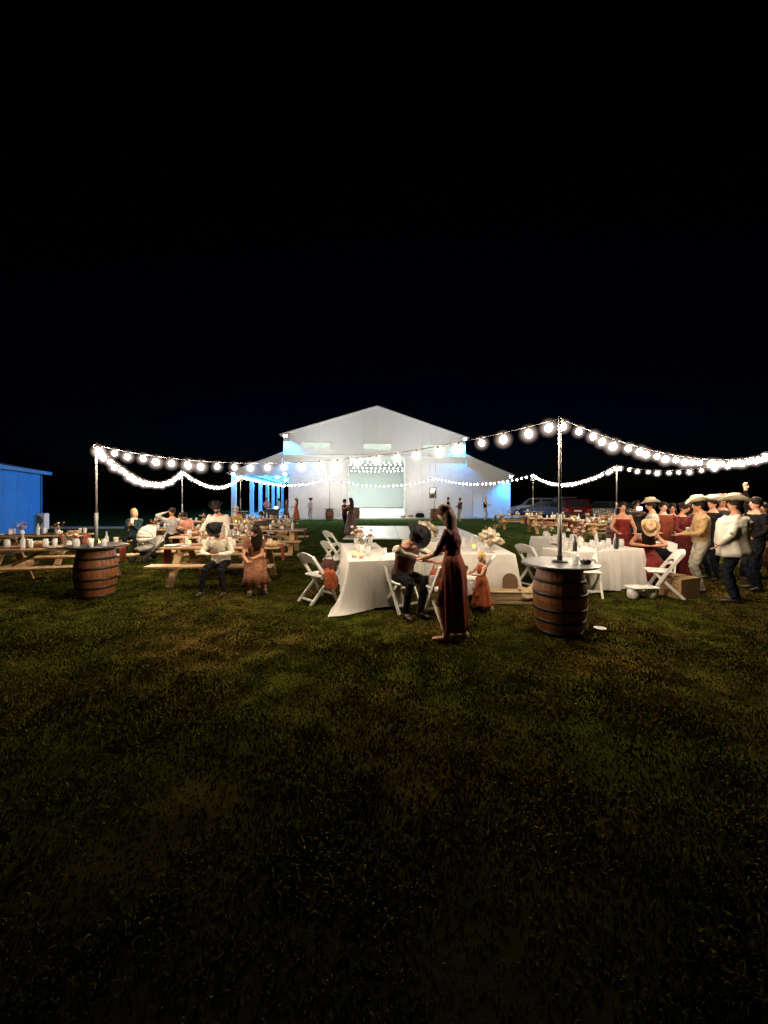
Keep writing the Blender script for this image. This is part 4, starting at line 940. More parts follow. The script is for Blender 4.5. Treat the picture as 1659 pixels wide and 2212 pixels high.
    if beard: MB().ell(HC + hf * .040 * S - hd * .068 * S, (.058 * S, .056 * S, .052 * S), 12, 8, R=HR, fn=lambda d: 1 + .04 * math.sin(d.x * 30)).build('beard', beard, R, True)
    # hair
    if hair:
        def fn(d):
            face_ = (d.y > .30 and d.z < .42) or (d.y > .0 and d.z < -.25)
            rr = 1. + .03 * math.sin(math.atan2(d.y, d.x) * 11 + d.z * 5) + .02 * math.sin(d.z * 23)
            return .86 if face_ else rr
        hm = MB(); hm.ell(HC + hd * .018 * S, (.088 * S, .106 * S, .116 * S), 22, 14, R=HR, fn=fn)
        if hairstyle == 'long':
            st = HC - hf * .05 * S; dn = V((0, 0, -1)); bk = -fw
            hm.tube([HC - hf * .03 * S + hd * .02 * S, st + dn * .08 * S - hf * .02 * S, st + dn * .20 * S + bk * .03 * S, st + dn * .34 * S + bk * .045 * S, st + dn * .44 * S + bk * .04 * S],
                    [(.09 * S, .08 * S), (.108 * S, .075 * S), (.115 * S, .065 * S), (.10 * S, .055 * S), (.04 * S, .02 * S)], 20, fw, rip=lambda t, a: .06 * math.sin(a * 8 + t * 9) + .05 * math.sin(a * 3 - t * 14))
        elif hairstyle == 'bob':
            hm.tube([HC - hf * .02 * S + hd * .02 * S, HC - hf * .035 * S - V((0, 0, .06 * S)), HC - hf * .035 * S - V((0, 0, .15 * S))], [(.088 * S, .075 * S), (.092 * S, .062 * S), (.075 * S, .045 * S)], 18, fw, rip=lambda t, a: .05 * math.sin(a * 9 + t * 5))
        elif hairstyle == 'bun': hm.ell(HC - hf * .10 * S + hd * .04 * S, (.045 * S,) * 3, 12, 8, fn=lambda d: 1 + .06 * math.sin(d.z * 20))
        hm.build('hair', hair, R, True)
    if hat:
        hm = MB(); n = 28; c = HC + hd * .075 * S; prof = [(.215, .0), (.20, .0), (.15, -.008), (.108, .0), (.100, .02), (.094, .085), (.082, .118), (.055, .125), (.0, .105)]
        vs = []
        for (r, z) in prof:
            for k in range(n):
                a = 2*PI*k/n; x, y = r * math.cos(a), r * math.sin(a) * 1.12
                zz = z
                if r > .108: curl = (abs(x) / .215) ** 2.2; zz = z + .095 * curl * (r / .215) - .018 * (abs(y) / .24) ** 2; x *= 1 - .12 * curl
                elif z > .1: zz = z - .03 * math.exp(-(x / .03) ** 2) * (1 if r < .09 else .3); x *= 1 - .12 * max(0, math.sin(a))
                vs.append(c + HR @ V((x * S * (hat_s if r > .108 else 1), y * S * (hat_s if r > .108 else 1), zz * S)))
        fs = [(i*n+k, i*n+(k+1) % n, (i+1)*n+(k+1) % n, (i+1)*n+k) for i in range(len(prof)-1) for k in range(n)]
        hm.add(vs, fs); ho = hm.build('hat', hat, R, True); md = ho.modifiers.new('t', 'SOLIDIFY'); md.thickness = .006
        bm_ = MB(); vb = []
        for z, r in ((.008, .1065), (.034, .1015)):
            for k in range(n): a = 2*PI*k/n; vb.append(c + HR @ V((r * math.cos(a) * S, r * math.sin(a) * 1.12 * S, z * S)))
        bm_.add(vb, [(k, (k+1) % n, n+(k+1) % n, n+k) for k in range(n)]).build('hat_band', M_boot, ho, True)
    if tunic:
        tl, tw = tunic; ts = [(.50, .165, .10), (.44, .20, .125), (.34, .205, .14), (.22, .20, .14), (.10, .20, .145), (tl * .5, .205, .15), (tl, .21, .155)]
        m2 = MB(); m2.tube([B(t, (g - 1) * .12 * math.exp(-((t - .15) / .18) ** 2)) for t, a, b in ts], [(a * tw * s, b * tw * 1.05 * s) for t, a, b in ts], 36, -fw, cap=False, rip=lambda t, a: (.01 + .06 * t) * math.sin(a * 7 + 3 * t) + .03 * t * math.sin(a * 13 + 5 * t))
        so = m2.build('shirt', top, R, True); so.modifiers.new('t', 'SOLIDIFY').thickness = .006
    # skirt / dress
    if skirt:
        rp = lambda t, a: (.015 + .10 * t) * math.sin(a * 9 + 2 * t) + .04 * t * math.sin(a * 4 + 1)
        if seated:
            km = (kn[0] + kn[1]) * .5; fm = (V(feet[0]) + V(feet[1])) * .5; lo_ = km.lerp(fm + V((0, 0, .1)), skirt_len)
            m2 = MB(); m2.tube([B(.14), B(.04), P.lerp(km, .4) + V((0, 0, -.01)), km + V((0, 0, .0)) + fw * .02, km.lerp(lo_, .35) + fw * .05, lo_],
                    [(.15 * s * g, .115 * s * g), (.195 * s * g, .15 * s * g), (.21 * s * g, .125 * s * g), (.195 * s * g, .105 * s * g), (.21 * s, .12 * s), (skirt_w * s, .16 * s)], 30, rt.cross(V((0, 0, 1))) * 0 + V((0, .35, .94)), rip=rp, cap=False)
            so = m2.build('skirt', skirt, R, True)
        else:
            z1 = P.z * (1 - skirt_len); bt = V(((feet[0][0] + feet[1][0]) / 2, (feet[0][1] + feet[1][1]) / 2, z1))
            pts = [B(.16), B(.06), B(-.04)]; a0 = pts[-1]
            pts += [a0.lerp(bt, t) for t in (.2, .45, .7, .9, 1.)]
            rr = [(.132, .102), (.178, .135), (.195, .15)]; rr = [(a * s * g, b * s * g) for a, b in rr]
            rr += [((.20 + (skirt_w - .20) * t) * s * g, (.155 + (skirt_w * .85 - .155) * t) * s * g) for t in (.2, .45, .7, .9, 1.)]
            m2 = MB(); m2.tube(pts, rr, 40, fw, rip=rp, cap=False); so = m2.build('skirt', skirt, R, True)
        so.modifiers.new('t', 'SOLIDIFY').thickness = .006
    return R
def finish_people():
    dg = bpy.context.evaluated_depsgraph_get()
    for bo, bones, o, hg in PEND:
        me = bpy.data.meshes.new_from_object(bo.evaluated_get(dg)); bo.modifiers.clear()
        nv = len(me.vertices); co = np.empty(nv * 3, 'f'); me.vertices.foreach_get('co', co); co = co.reshape(-1, 3)
        # cloth folds: shallow displacement on the clothed zones
        npoly = len(me.polygons); cen = np.empty(npoly * 3, 'f'); me.polygons.foreach_get('center', cen); cen = cen.reshape(-1, 3)
        def near(C):
            best = np.full(len(C), 1e9); bi = np.zeros(len(C), int); bt = np.zeros(len(C))
            for k, (nm, a, b, r) in enumerate(bones):
                a = np.array(a); b = np.array(b); d = b - a; L = max(1e-6, d @ d); t = np.clip(((C - a) @ d) / L, 0, 1)
                ds = np.linalg.norm(C - (a + t[:, None] * d), axis=1) - r * o['S']
                w_ = ds < best; best[w_] = ds[w_]; bi[w_] = k; bt[w_] = t[w_]
            return bi, bt
        bi, bt = near(cen); names = [b[0] for b in bones]
        sl = {'skin': 0, 'top': 1, 'slm': 2, 'bottom': 3, 'shoe': 4}; mi = np.zeros(npoly, int)
        u = np.array(o['u']); hgt = (cen - np.array(o['P'])) @ u / o['S']; rfr = np.array(o['fw'])
        for k, nm in enumerate(names):
            q = bi == k
            if nm == 'torso': mi[q] = np.where(bt[q] < .14, 3, 1)
            elif nm == 'head': mi[q] = 0
            elif nm == 'thigh': mi[q] = 3
            elif nm == 'shin': mi[q] = 0 if o['skirt'] else 3
            elif nm == 'foot': mi[q] = 4
            elif nm == 'uparm': mi[q] = 2 if o['sleeve'] == 'long' else (np.where(bt[q] < .55, 2, 0) if o['sleeve'] == 'short' else 0)
            elif nm == 'forearm': mi[q] = np.where(bt[q] < (.96 if o['sleeve'] == 'long' else (.1 if o['sleeve'] == 'roll' else -1)), 2, 0)
            elif nm == 'hand': mi[q] = 0
            if nm == 'uparm' and o['sleeve'] == 'roll': mi[q] = 2
        q = (mi == 1) & (hgt > (.395 if o['off'] else .50)); mi[q] = 0
        if o['off']: q = (mi == 2) & (hgt > .38); mi[q] = 0
        if o['skirt']: mi[(mi == 3)] = 1
        # folds
        vb, vt = near(co); nrm = np.empty(nv * 3, 'f'); me.vertices.foreach_get('normal', nrm); nrm = nrm.reshape(-1, 3)
        cl = np.array([{'torso': 1., 'thigh': 1., 'shin': 1., 'uparm': 1., 'forearm': .7}.get(names[k], 0.) for k in vb])
        if o['sleeve'] not in ('long', 'roll'): cl[[names[k] in ('uparm', 'forearm') for k in vb]] = 0
        f = np.sin(co[:, 2] * 46 + 5 * np.sin(co[:, 0] * 17) + 4 * np.sin(co[:, 1] * 14)) * np.sin(co[:, 0] * 23 + co[:, 2] * 19 + co[:, 1] * 11)
        co = co + nrm * (f * .0065 * cl * o['S'])[:, None]
        me.vertices.foreach_set('co', co.reshape(-1).astype('f'))
        # fingers appended so that the body stays one mesh
        V_ = [tuple(v) for v in co]; Fc = [tuple(p.vertices) for p in me.polygons]; MI = list(mi)
        for g_ in hg:
            of = len(V_); V_ += g_.v; Fc += [tuple(of + i for i in f_) for f_ in g_.f]; MI += [0] * len(g_.f)
        nm_ = bpy.data.meshes.new('body'); nm_.from_pydata(V_, [], Fc)
        for k in ('skin', 'top', 'slm', 'bottom', 'shoe'): nm_.materials.append(o[k])
        nm_.polygons.foreach_set('material_index', [int(x) for x in MI]); nm_.polygons.foreach_set('use_smooth', [True] * len(Fc)); nm_.update()
        old = bo.data; bo.data = nm_; bpy.data.meshes.remove(old); bpy.data.meshes.remove(me)

def face_to(dx, dy): return math.atan2(dy, dx) - PI / 2
sit = dict(pelvis=(0, 0, .53), seated=True)
# --- centre group
person('man in a black cowboy hat and dark vest bending forward on the white chair', (.28, 6.12, 0), face_to(.62, -1), 1.84, top=M_vest, sleeve='roll', sleeve_m=M_cream, bottom=M_bshirt, hat=M_bfelt, hair=M_hairb, skin=M_skin,
       pelvis=(0, 0, .55), lean=.40, head=.85, feet=[(-.02, .46, 0), (.20, .40, 0)], hands=[(-.42, .38, .88), (-.24, .50, .80)], elbow=[(-1, -.2, -.5), (.5, .3, -1)], seated=True, vox=.013, hat_s=.86, girth=1.05)
person('woman in a long rust dress with long hair standing among the near chairs', (XY(980, 4.82).x, 4.82, 0), face_to(-.9, .45), 1.70, fem=True, top=M_maroon, sleeve='roll', sleeve_m=M_maroon, skirt=M_rust, skirt_len=.86, skirt_w=.19, hair=M_hairr, hairstyle='long', skin=M_skinl,
       lean=.09, head=.25, feet=[(-.12, .06, 0), (.12, -.10, 0.0)], hands=[(-.08, .36, 1.0), (.10, .38, .98)], elbow=[(-.8, -.6, -.8), (.8, -.6, -.8)], shoe=M_skinl, vox=.013)
person('blond toddler in a rust dress standing by the white table', (XY(1041, 6.05).x, 6.05, 0), face_to(-1, -.25), .93, fem=True, child=True, top=M_rustb, sleeve='none', skirt=M_rustb, skirt_len=.82, skirt_w=.30, hair=M_hairy, hairstyle='bob', skin=M_skinl,
       pelvis=(0, 0, .46), hands=[(-.07, .20, .58), (.09, .21, .57)], girth=1.12, vox=.011, shoe=M_boot)
# --- left group
person('man in a black cowboy hat and cream shirt seated on the near bench', (-3.14, 7.42, 0), face_to(.05, -1), 1.66, top=M_cream, sleeve='long', bottom=M_bshirt, hat=M_bfelt, hair=M_hairb, beard=M_hairb, skin=M_skin,
       pelvis=(0, 0, .54), lean=.25, head=.5, feet=[(-.20, .44, 0), (.20, .42, 0)], hands=[(-.07, .34, .72), (.07, .34, .72)], elbow=[(-1, -.2, -.4), (1, -.2, -.4)], seated=True, girth=1.05, loose=1.08, vox=.014)
person('woman in a brown print dress seated sideways at the end of the near bench', (-2.50, 7.46, 0), face_to(.35, -1), 1.66, fem=True, top=M_brown, sleeve='short', skirt=M_brown, skirt_len=.75, skirt_w=.26, hair=M_hairb, hairstyle='long', skin=M_skin,
       pelvis=(0, 0, .54), lean=.32, head=.3, yaw=-.6, feet=[(-.16, .42, 0), (.10, .52, 0)], hands=[(.02, .36, .66), (.14, .42, .62)], seated=True, vox=.014)
person('big bearded man in a loose white shirt and black hat behind the picnic table', (XY(474, 9.25).x, 9.25, 0), face_to(.05, -1), 1.66, top=M_wshirt, sleeve='long', bottom=M_jeans, hat=M_bfelt, hair=M_hairb, beard=M_hairb, skin=M_skin,
       lean=.22, head=.15, hands=[(-.30, .36, .83), (.34, .34, .83)], girth=1.3, loose=1.1, tunic=(-.12, 1.25), elbow=[(-1, -.2, -.2), (1, -.2, -.2)], vox=.016)
person('blond woman in a dark teal top seated left of the stroller', (-7.25, 11.2, 0), face_to(.3, -1), 1.72, fem=True, top=M_teal, sleeve='long', bottom=M_jeans, hair=M_hairy, hairstyle='bob', skin=M_skinl, pelvis=(0, 0, .66), lean=.12, feet=[(-.1, .42, .12), (.1, .42, .12)], hands=[(-.03, .3, 1.0), (.06, .3, .99)], vox=.018)
glass((-7.13, 10.88, 1.05), 'white cup held by the blond woman in teal', None, 'cup', 1.3)
person('man in a light grey shirt with a hand to his head at left', (XY(374, 12.05).x, 12.0, 0), face_to(.5, -1), 1.78, top=M_grey, sleeve='long', bottom=M_jeans, hair=M_hairb, skin=M_skin, pelvis=(0, 0, .62), lean=.1, yaw=-.8, feet=[(-.1, .42, .08), (.1, .42, .08)], hands=[(-.16, .3, .80), (.20, .06, 1.30)], elbow=[(-1, -.2, -.4), (1, .3, -.2)], seated=True, vox=.02)
person('guest in a salmon shirt seated beside the man in grey', (XY(410, 12.1).x, 12.1, 0), face_to(-.2, -1), 1.68, top=M_pink, sleeve='short', bottom=M_jeans, hair=M_hairb, skin=M_skin, pelvis=(0, 0, .60), lean=.3, head=.3, feet=[(-.1, .42, .06), (.1, .42, .06)], hands=[(-.14, .38, .80), (.14, .38, .80)], seated=True, vox=.02)
person('guest in a tan straw hat seated in the fourth left row', (XY(512, 16.2).x, 16.2, 0), face_to(.2, -1), 1.72, top=M_tan, sleeve='short', bottom=M_jeans, hat=M_straw, hair=M_hairy, skin=M_skin, pelvis=(0, 0, .56), lean=.2, feet=[(-.1, .42, 0), (.1, .42, 0)], hands=[(-.14, .38, .80), (.14, .38, .80)], seated=True, vox=.024)
person('guest with dark hair seated in the third left row', (XY(566, 13.1).x, 13.1, 0), face_to(.1, -1), 1.70, top=M_plaid, sleeve='long', bottom=M_jeans, hair=M_hairb, skin=M_skin, pelvis=(0, 0, .53), lean=.2, feet=[(-.1, .42, 0), (.1, .42, 0)], hands=[(-.14, .38, .80), (.14, .38, .80)], seated=True, vox=.024)
# --- by the barn
kw = dict(vox=.026)
person('woman in a long dark dress standing near the porch', (XY(618, 27.2).x, 27.2, 0), face_to(1, .1), 1.70, fem=True, top=M_dbrown, skirt=M_dbrown, skirt_len=.95, skirt_w=.40, hair=M_hairb, hairstyle='long', skin=M_skin, **kw)
person('woman in a rust orange dress and pale hat standing near the porch', (XY(640, 27.6).x, 27.6, 0), face_to(-1, -.1), 1.74, fem=True, top=M_rustb, skirt=M_rustb, sleeve='none', skirt_len=.80, skirt_w=.28, hair=M_hairr, hairstyle='long', hat=M_straw, skin=M_skinl, hands=[(-.1, .3, 1.15), (.12, .3, 1.1)], **kw)
person('man in a wide hat and grey vest standing alone before the barn wall', (XY(671, 30.2).x, 30.2, 0), face_to(-.4, -1), 1.70, top=M_grey, bottom=M_grey, sleeve='long', sleeve_m=M_wshirt, hat=M_maroon, hair=M_hairb, hands=[(-.1, .26, 1.05), (.12, .26, 1.05)], skin=M_skin, **kw)
person('woman in a dark brown gown with long hair on the dance floor', (XY(758, 17.9).x, 17.9, .045), face_to(-1, .5), 1.72, fem=True, top=M_dbrown, skirt=M_dbrown, sleeve='none', skirt_len=.98, skirt_w=.37, hair=M_hairr, hairstyle='long', skin=M_skin, hands=[(-.12, .36, 1.3), (.14, .36, 1.25)], vox=.02)
person('small dancer in a maroon shirt facing the woman in the brown gown', (XY(744, 18.15).x, 18.2, .045), face_to(1, -.3), 1.66, top=M_maroon, bottom=M_bshirt, sleeve='long', hair=M_hairb, skin=M_skin, hands=[(-.15, .34, 1.2), (.15, .34, 1.15)], vox=.02)
person('guest with short dark hair left of a pair before the barn', (XY(968, 27.6).x, 27.6, 0), face_to(1, -.2), 1.80, top=M_bshirt, bottom=M_jeans, hair=M_hairb, skin=M_skind, **kw)
person('guest in a dark brown shirt right of a pair before the barn', (XY(994, 27.8).x, 27.8, 0), face_to(-1, -.3), 1.76, top=M_dbrown, bottom=M_grey, hair=M_hairb, skin=M_skind, girth=1.15, hands=[(-.12, .3, 1.1), (.15, .3, 1.1)], **kw)
person('person in a black shirt and pale trousers alone at the blue corner', (XY(1048, 29.6).x, 29.6, 0), face_to(1, -.4), 1.84, top=M_bshirt, bottom=M_grey, sleeve='none', hair=M_hairy, skin=M_skinl, hands=[(-.1, .4, 1.2), (.12, .42, 1.22)], **kw)
person('disc jockey in a salmon shirt behind the black table in the porch', (XY(576, 31.5).x, 31.5, 0), face_to(.4, -1), 1.78, top=M_pink, bottom=M_jeans, sleeve='short', hair=M_hairb, hands=[(-.2, .36, 1.05), (.2, .36, 1.05)], **kw)
person('guest in a white shirt beside the black table in the porch', (XY(602, 30.8).x, 30.8, 0), face_to(-.9, -.4), 1.72, top=M_wshirt, bottom=M_jeans, sleeve='short', hair=M_hairb, **kw)
# --- right group
person('woman in a red dress and tipped straw hat leaning her arms on the white table', (5.42, 7.98, 0), face_to(-.42, -1), 1.74, fem=True, top=M_red, sleeve='none', skirt=M_red, skirt_len=.8, hair=M_hairb, hairstyle='long', hat=M_tstraw, skin=M_skin, pelvis=(0, 0, .56), lean=.30, head=.75,
       feet=[(-.12, .44, 0), (.12, .44, 0)], hands=[(-.06, .44, .82), (.10, .44, .82)], elbow=[(-1, .1, -.3), (1, .1, -.3)], seated=True, off=True, girth=1.08, vox=.014)
person('woman in an off shoulder dark red dress standing behind the white table', (XY(1344, 9.0).x, 9.0, 0), face_to(-.25, -1), 1.68, fem=True, top=M_red, sleeve='none', skirt=M_red, skirt_len=.95, skirt_w=.36, hair=M_hairb, hairstyle='long', skin=M_skin, off=True, girth=1.12, hands=[(-.18, .26, .98), (.18, .26, .98)], vox=.016)
person('guest in a dark plaid shirt behind a raised glowing phone', (XY(1374, 10.1).x, 10.1, 0), face_to(-.1, -1), 1.70, top=M_plaid, bottom=M_jeans, hair=M_hairb, skin=M_skind, hands=[(-.02, .34, 1.38), (.12, .30, 1.30)], elbow=[(-1, 0, -.6), (1, 0, -.6)], vox=.018)
R = thing('phone', 'bright phone screen held up by the guest in plaid', 'phone', (XY(1381, 9.66).x, 9.66, 1.50), .1); MB().box((0, 0, 0), (.15, .01, .085), bev=.003).build('case', M_black, R); MB().box((0, -.0065, 0), (.142, .002, .078)).build('screen', M_screen, R)
person('man in a curled cream hat and cream shirt seen from behind', (XY(1409, 8.7).x, 8.7, 0), face_to(-.9, .5), 1.72, top=M_wshirt, bottom=M_jeans, hat=M_straw, hair=M_hairb, skin=M_skin, head=.1, vox=.016)
person('heavy man in a rust shirt standing between the cream hat and the maroon gown', (XY(1432, 8.8).x, 8.8, 0), face_to(-.3, -1), 1.68, top=M_rust, bottom=M_bshirt, hair=M_hairb, skin=M_skinl, girth=1.2, tunic=(-.1, 1.12), sleeve='long', hands=[(-.16, .28, 1.02), (.2, .26, 1.0)], vox=.016)
person('woman in a long maroon gown holding a white cup', (XY(1473, 8.15).x, 8.15, 0), face_to(.3, -1), 1.68, fem=True, top=M_maroon, skirt=M_maroon, sleeve='long', skirt_len=.98, skirt_w=.33, hair=M_hairb, hairstyle='bun', skin=M_skin, hands=[(-.12, .3, 1.05), (.16, .3, 1.05)], head=.3, vox=.016)
glass((XY(1487, 7.8).x, 7.8, 1.04), 'white cup held by the woman in the maroon gown', None, 'cup', 1.1)
person('man in a cream hat, tan shirt and cream trousers facing left', (XY(1515, 7.25).x, 7.25, 0), face_to(-1, .45), 1.76, top=M_tan, bottom=M_beige, hat=M_straw, hair=M_hairb, skin=M_skin, shoe=M_boot, loose=1.06, hands=[(-.14, .3, 1.08), (.16, .3, 1.05)], vox=.014, head=.2)
person('man in a round cream hat half hidden behind the two white hats', (XY(1541, 8.3).x, 8.3, 0), face_to(-1, 0), 1.77, top=M_bshirt, bottom=M_jeans, hat=M_wshirt, hair=M_hairb, skin=M_skin, vox=.018)
person('big man in a loose white shirt and wide cream hat at the right', (XY(1590, 6.55).x, 6.55, 0), face_to(-.75, .66), 1.78, top=M_wshirt, bottom=M_jeans, hat=M_straw, hair=M_hairb, skin=M_skin, girth=1.42, loose=1.15, hat_s=.96, tunic=(-.15, 1.5), hands=[(-.30, .22, .98), (.34, .16, .92)], elbow=[(-1, -.5, -.2), (1, -.5, -.2)], vox=.014)
person('person in black with one bare arm raised above the hats', (XY(1634, 7.4).x, 7.4, 0), face_to(-1, .2), 1.78, top=M_bshirt, bottom=M_jeans, hair=M_hairb, skin=M_skinl, hands=[(-.2, .2, 1.0), (.12, .12, 2.08)], elbow=[(-1, -.5, -.2), (.6, -.6, .2)], vox=.018)
person('woman in a rust brown dress at the right edge', (XY(1650, 8.6).x, 8.6, 0), face_to(-1, -.4), 1.66, fem=True, top=M_brown, sleeve='short', skirt=M_brown, skirt_len=.7, hair=M_hairb, hairstyle='long', skin=M_skin, vox=.018)
person('woman in a dark dress behind the tan shirted man', (XY(1500, 9.6).x, 9.6, 0), face_to(.2, -1), 1.66, fem=True, top=M_dbrown, skirt=M_dbrown, skirt_len=.8, hair=M_hairb, hairstyle='long', skin=M_skin, vox=.02)
person('woman in a maroon dress between the man in rust and the maroon gown', (XY(1452, 9.3).x, 9.3, 0), face_to(-.6, -1), 1.64, fem=True, top=M_maroon, skirt=M_maroon, sleeve='short', skirt_len=.8, hair=M_hairb, hairstyle='long', skin=M_skin, vox=.02)
person('man in a dark shirt and cream hat at the back beside the tall cream hats', (XY(1560, 9.2).x, 9.2, 0), face_to(-.5, -1), 1.80, top=M_plaid, bottom=M_jeans, hat=M_tstraw, hair=M_hairb, skin=M_skin, vox=.02)
person('person in dark clothes in the shadow behind the big man in white', (XY(1618, 8.3).x, 8.3, 0), face_to(-.4, -1), 1.70, top=M_bshirt, bottom=M_jeans, hair=M_hairb, skin=M_skind, girth=1.2, vox=.02)
finish_people()

# ================================================================== stroller, DJ table, hat on the table
def stroller():
    R = thing('stroller', 'baby stroller with a striped cream canopy and dark basket', 'stroller', (XY(322, 10.7).x, 10.7, 0), -.35)
    for x in (-.24, .24):
        for y in (-.30, .36):
            w_ = MB().lathe([(.03, -.02), (.105, -.018), (.115, 0), (.105, .018), (.03, .02)], 18); o = w_.build('wheel', M_tyre, R, True, loc=(x, y, .115)); o.rotation_euler = (0, PI/2, 0)
    m = MB()
    for x in (-.22, .22): m.tube([(x, -.30, .115), (x * .95, .30, .62), (x * .95, .46, 1.0)], .012, 7); m.tube([(x, .36, .115), (x * .95, -.1, .55)], .012, 7)
    m.tube([(-.21, .46, 1.0), (.21, .46, 1.0)], .016, 8); m.build('frame', M_rim, R, True)
    MB().tube([(0, -.34, .36), (0, -.1, .40), (0, .16, .44), (0, .30, .66)], [(.17, .05), (.2, .09), (.2, .08), (.18, .05)], 14, (0, 0, 1)).build('seat', M_grey, R, True)
    MB().box((0, .04, .22), (.36, .44, .13), bev=.03).build('basket', M_black, R)
    m = MB(); n = 9; k_ = 7
    for i in range(k_):     # canopy gores, alternating cream and grey
        m = MB(); vs = []
        for a in (i, i + 1):
            ph = -.35 + (PI * .78) * a / k_
            for j in range(n): th = PI * j / (n - 1); vs.append((.24 * math.cos(th), -.02 - .30 * math.cos(ph) * math.sin(th), .62 + .33 * math.sin(th) * math.sin(ph) + .05))
        m.add(vs, [(j, j+1, n+j+1, n+j) for j in range(n-1)]); o = m.build('canopy_panel', M_straw if i % 2 else M_paper, R, True); o.modifiers.new('t', 'SOLIDIFY').thickness = .008
stroller()
def dj():
    p = XY(588, 29.6); R = thing('table', 'table under a black cloth with blue lit sound gear in the porch', 'table', (p.x, p.y, 0), .08)
    MB().box((0, 0, .86), (1.1, .6, .04)).build('tabletop', M_black, R)
    m = MB(); vs = []
    for k in range(41):
        t = k / 40; x = -.56 + 1.12 * t; y = -.31 + .015 * math.sin(k * 1.1)
        vs += [(x, y, .885), (x, y - .01, .03)]
    m.add(vs, [(2*k, 2*k+2, 2*k+3, 2*k+1) for k in range(40)]).build('cloth_front', M_black, R, True)
    t2 = thing('mixer', 'sound mixer with white lit surface on the black table', 'mixer', (p.x - .15, p.y, .882), .08)
    MB().box((0, 0, .04), (.5, .3, .08), bev=.01).build('console', M_rim, t2)
    m = MB()
    for i in range(6): m.lathe([(.02, 0), (.016, .02)], 8, c=(-.2 + i * .08, 0, .081))
    m.build('knobs', M_black, t2)
    t3 = thing('laptop', 'open laptop glowing beside the mixer on the black table', 'laptop', (p.x + .28, p.y, .882), .1)
    MB().box((0, 0, .01), (.3, .22, .018)).build('keyboard', M_rim, t3); MB().box((0, .12, .12), (.3, .012, .2), 0, -.2).build('lid', M_rim, t3); MB().box((0, .112, .12), (.27, .003, .17), 0, -.2).build('screen', M_screen, t3)
dj()
def loose_hat(label, loc, mt):
    prof = [(.215, .0), (.20, .0), (.15, -.004), (.108, .0), (.100, .02), (.094, .085), (.082, .118), (.055, .125), (.0, .105)]; n = 28; vs = []
    for r, z in prof:
        for k in range(n):
            a = 2*PI*k/n; x, y = r * math.cos(a), r * math.sin(a) * 1.12; zz = z + (.07 * (abs(x) / .215) ** 2.2 * r / .215 if r > .108 else 0) - (.03 * math.exp(-(x / .03) ** 2) if z > .1 else 0); vs.append((x, y, zz + .006))
    o = MB().add(vs, [(i*n+k, i*n+(k+1) % n, (i+1)*n+(k+1) % n, (i+1)*n+k) for i in range(len(prof)-1) for k in range(n)]).build('hat', mt, smooth=True); o.modifiers.new('t', 'SOLIDIFY').thickness = .005
    thing('', label, 'hat', loc, .6, o=o)
loose_hat('cream cowboy hat lying on the right hand white table', (3.70, 7.98, .77), M_straw)

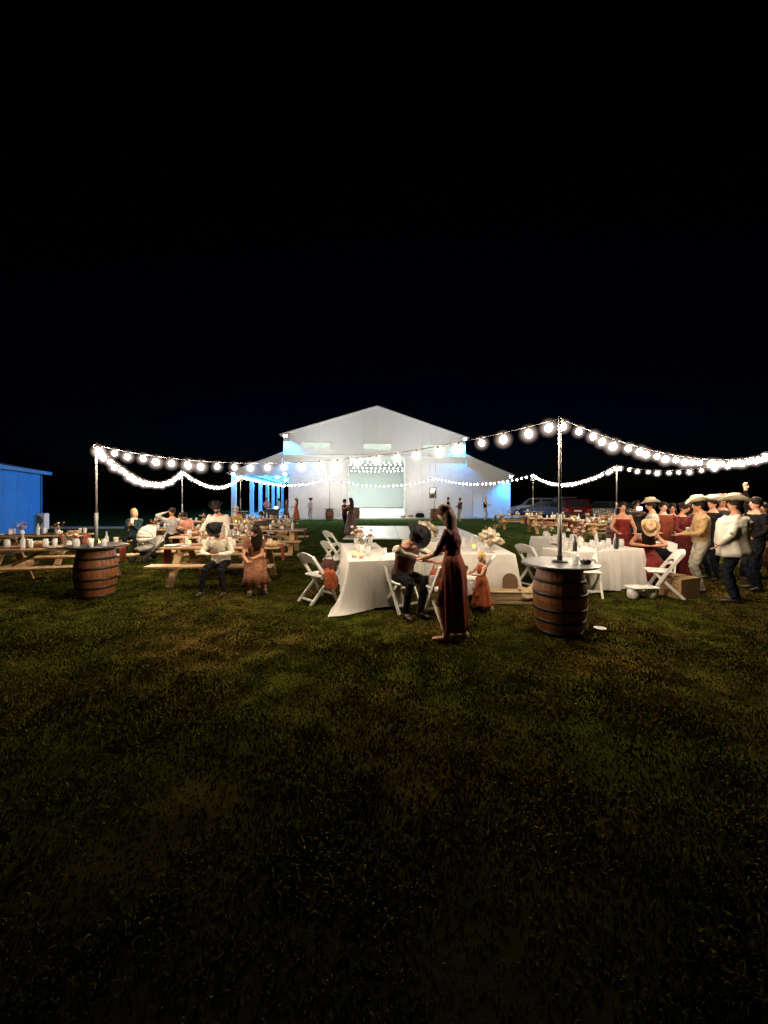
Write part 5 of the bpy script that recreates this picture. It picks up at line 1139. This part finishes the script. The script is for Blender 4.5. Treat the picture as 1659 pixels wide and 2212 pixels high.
# ================================================================== parked cars in the dark at right
def car(label, loc, rz, paint, tall=1.5, L=4.6, pickup=False):
    R = thing('parked_car', label, 'car', loc, rz, 'cars parked in the dark beyond the tables'); W = 1.82; g = .30; hb = .95 if tall < 1.6 else 1.05
    if pickup: prof = [(-L/2, g), (-L/2, hb), (-L/2 + .05, hb + .03), (-.5, hb + .03), (-.42, tall), (.75, tall), (1.35, hb + .05), (L/2 - .15, hb - .1), (L/2, hb - .3), (L/2, g)]
    else: prof = [(-L/2, g), (-L/2 - .02, .7), (-L/2 + .06, hb), (-L/2 + .35, tall - .08), (-L/2 + .8, tall), (.35, tall), (1.15, hb + .03), (L/2 - .2, hb - .15), (L/2, hb - .35), (L/2, g)]
    m = MB(); n = len(prof); vs = []
    for w_, k in ((-W/2, .0), (-W/2 + .04, 1), (W/2 - .04, 1), (W/2, 0)):
        for x, z in prof:
            ins = .14 * max(0, (z - hb) / (tall - hb)) if z > hb else 0
            vs.append((x, w_ - math.copysign(ins, w_), z if k else z - .02 * (z > hb)))
    fs = [tuple(range(n)), tuple(range(4*n-1, 3*n-1, -1))]
    for r in range(3):
        for i in range(n): j = (i+1) % n; fs.append((r*n+i, (r+1)*n+i, (r+1)*n+j, r*n+j))
    m.add(vs, fs).build('body', paint, R)
    def glasspanel(pts, nm='window'): MB().add(pts, [tuple(range(len(pts)))]).build(nm, M_dark, R)
    zt, zb = tall - .12, hb + .06
    x0 = -.40 if pickup else -L/2 + .62; x1 = .3
    for sg in (-1, 1):
        def yy(z): return sg * (W/2 - .14 * (z - hb) / (tall - hb) + .012)
        for a, b in ((x0, (x0 + x1) / 2 - .04), ((x0 + x1) / 2 + .04, x1 + .1)): glasspanel([(a, yy(zb), zb), (b + (.3 if b > x1 else 0), yy(zb), zb), (b, yy(zt), zt), (a + .08, yy(zt), zt)])
    if not pickup:
        q = lambda z: -L/2 + .06 + (.29) * (z - hb) / (tall - .08 - hb) - .012
        glasspanel([(q(zb), -.68, zb), (q(zt), -.6, zt), (q(zt), .6, zt), (q(zb), .68, zb)], 'rear_window')
    wt = lambda z: (1.15 - .8 * (z - hb - .03) / (tall - hb - .03) if not pickup else 1.35 - .6 * (z - hb - .05) / (tall - hb - .05)) + .015
    glasspanel([(wt(zb), -.7, zb), (wt(zb), .7, zb), (wt(zt), .62, zt), (wt(zt), -.62, zt)], 'windscreen')
    for x in (-L/2 + .85, L/2 - .9):
        for sg in (-1, 1):
            o = MB().lathe([(.2, -.11), (.33, -.10), (.35, -.05), (.35, .05), (.33, .10), (.2, .11)], 20).build('wheel', M_tyre, R, True, loc=(x, sg * (W/2 - .10), .35)); o.rotation_euler = (PI/2, 0, 0)
            MB().lathe([(.0, -.116), (.2, -.113), (.2, .113), (.0, .116)], 14).build('rim', M_rim, o)
    for sg in (-1, 1):
        MB().box((-L/2 - .025, sg * .74, .82), (.05, .22, .2), bev=.01).build('tail_light', M_tail, R); MB().box((L/2 - .03, sg * .68, .68 if tall < 1.6 else .72), (.1, .32, .14), bev=.01).build('headlight', M_head, R)
    MB().box((-L/2 - .045, 0, .45), (.08, W - .1, .2), bev=.02).build('bumper', M_cargrey, R); MB().box((-L/2 - .035, 0, .78), (.02, .5, .13)).build('number_plate', M_paper, R)
    for sg in (-1, 1): MB().box((.75, sg * (W/2 + .08), hb + .06), (.1, .16, .12), bev=.02).build('mirror', paint, R)
car('blue lit sport utility car parked just past the barn corner', (XY(1152, 36).x, 36, 0), 2.8, M_carwhite, 1.75)
car('dark sedan parked behind the far tables left of the pole', (XY(1188, 33).x, 33.5, 0), 2.2, M_carblue, 1.45)
car('red car with pale windows parked right of the nearest pole', (XY(1238, 31).x, 31, 0), 1.25, M_carred, 1.72)
car('white pickup parked behind the red car', (XY(1225, 37).x, 37, 0), 1.9, M_carwhite, 1.85, 5.4, True)
car('dark grey car parked beyond the standing guests', (XY(1298, 30).x, 30, 0), 2.6, M_cargrey, 1.5)
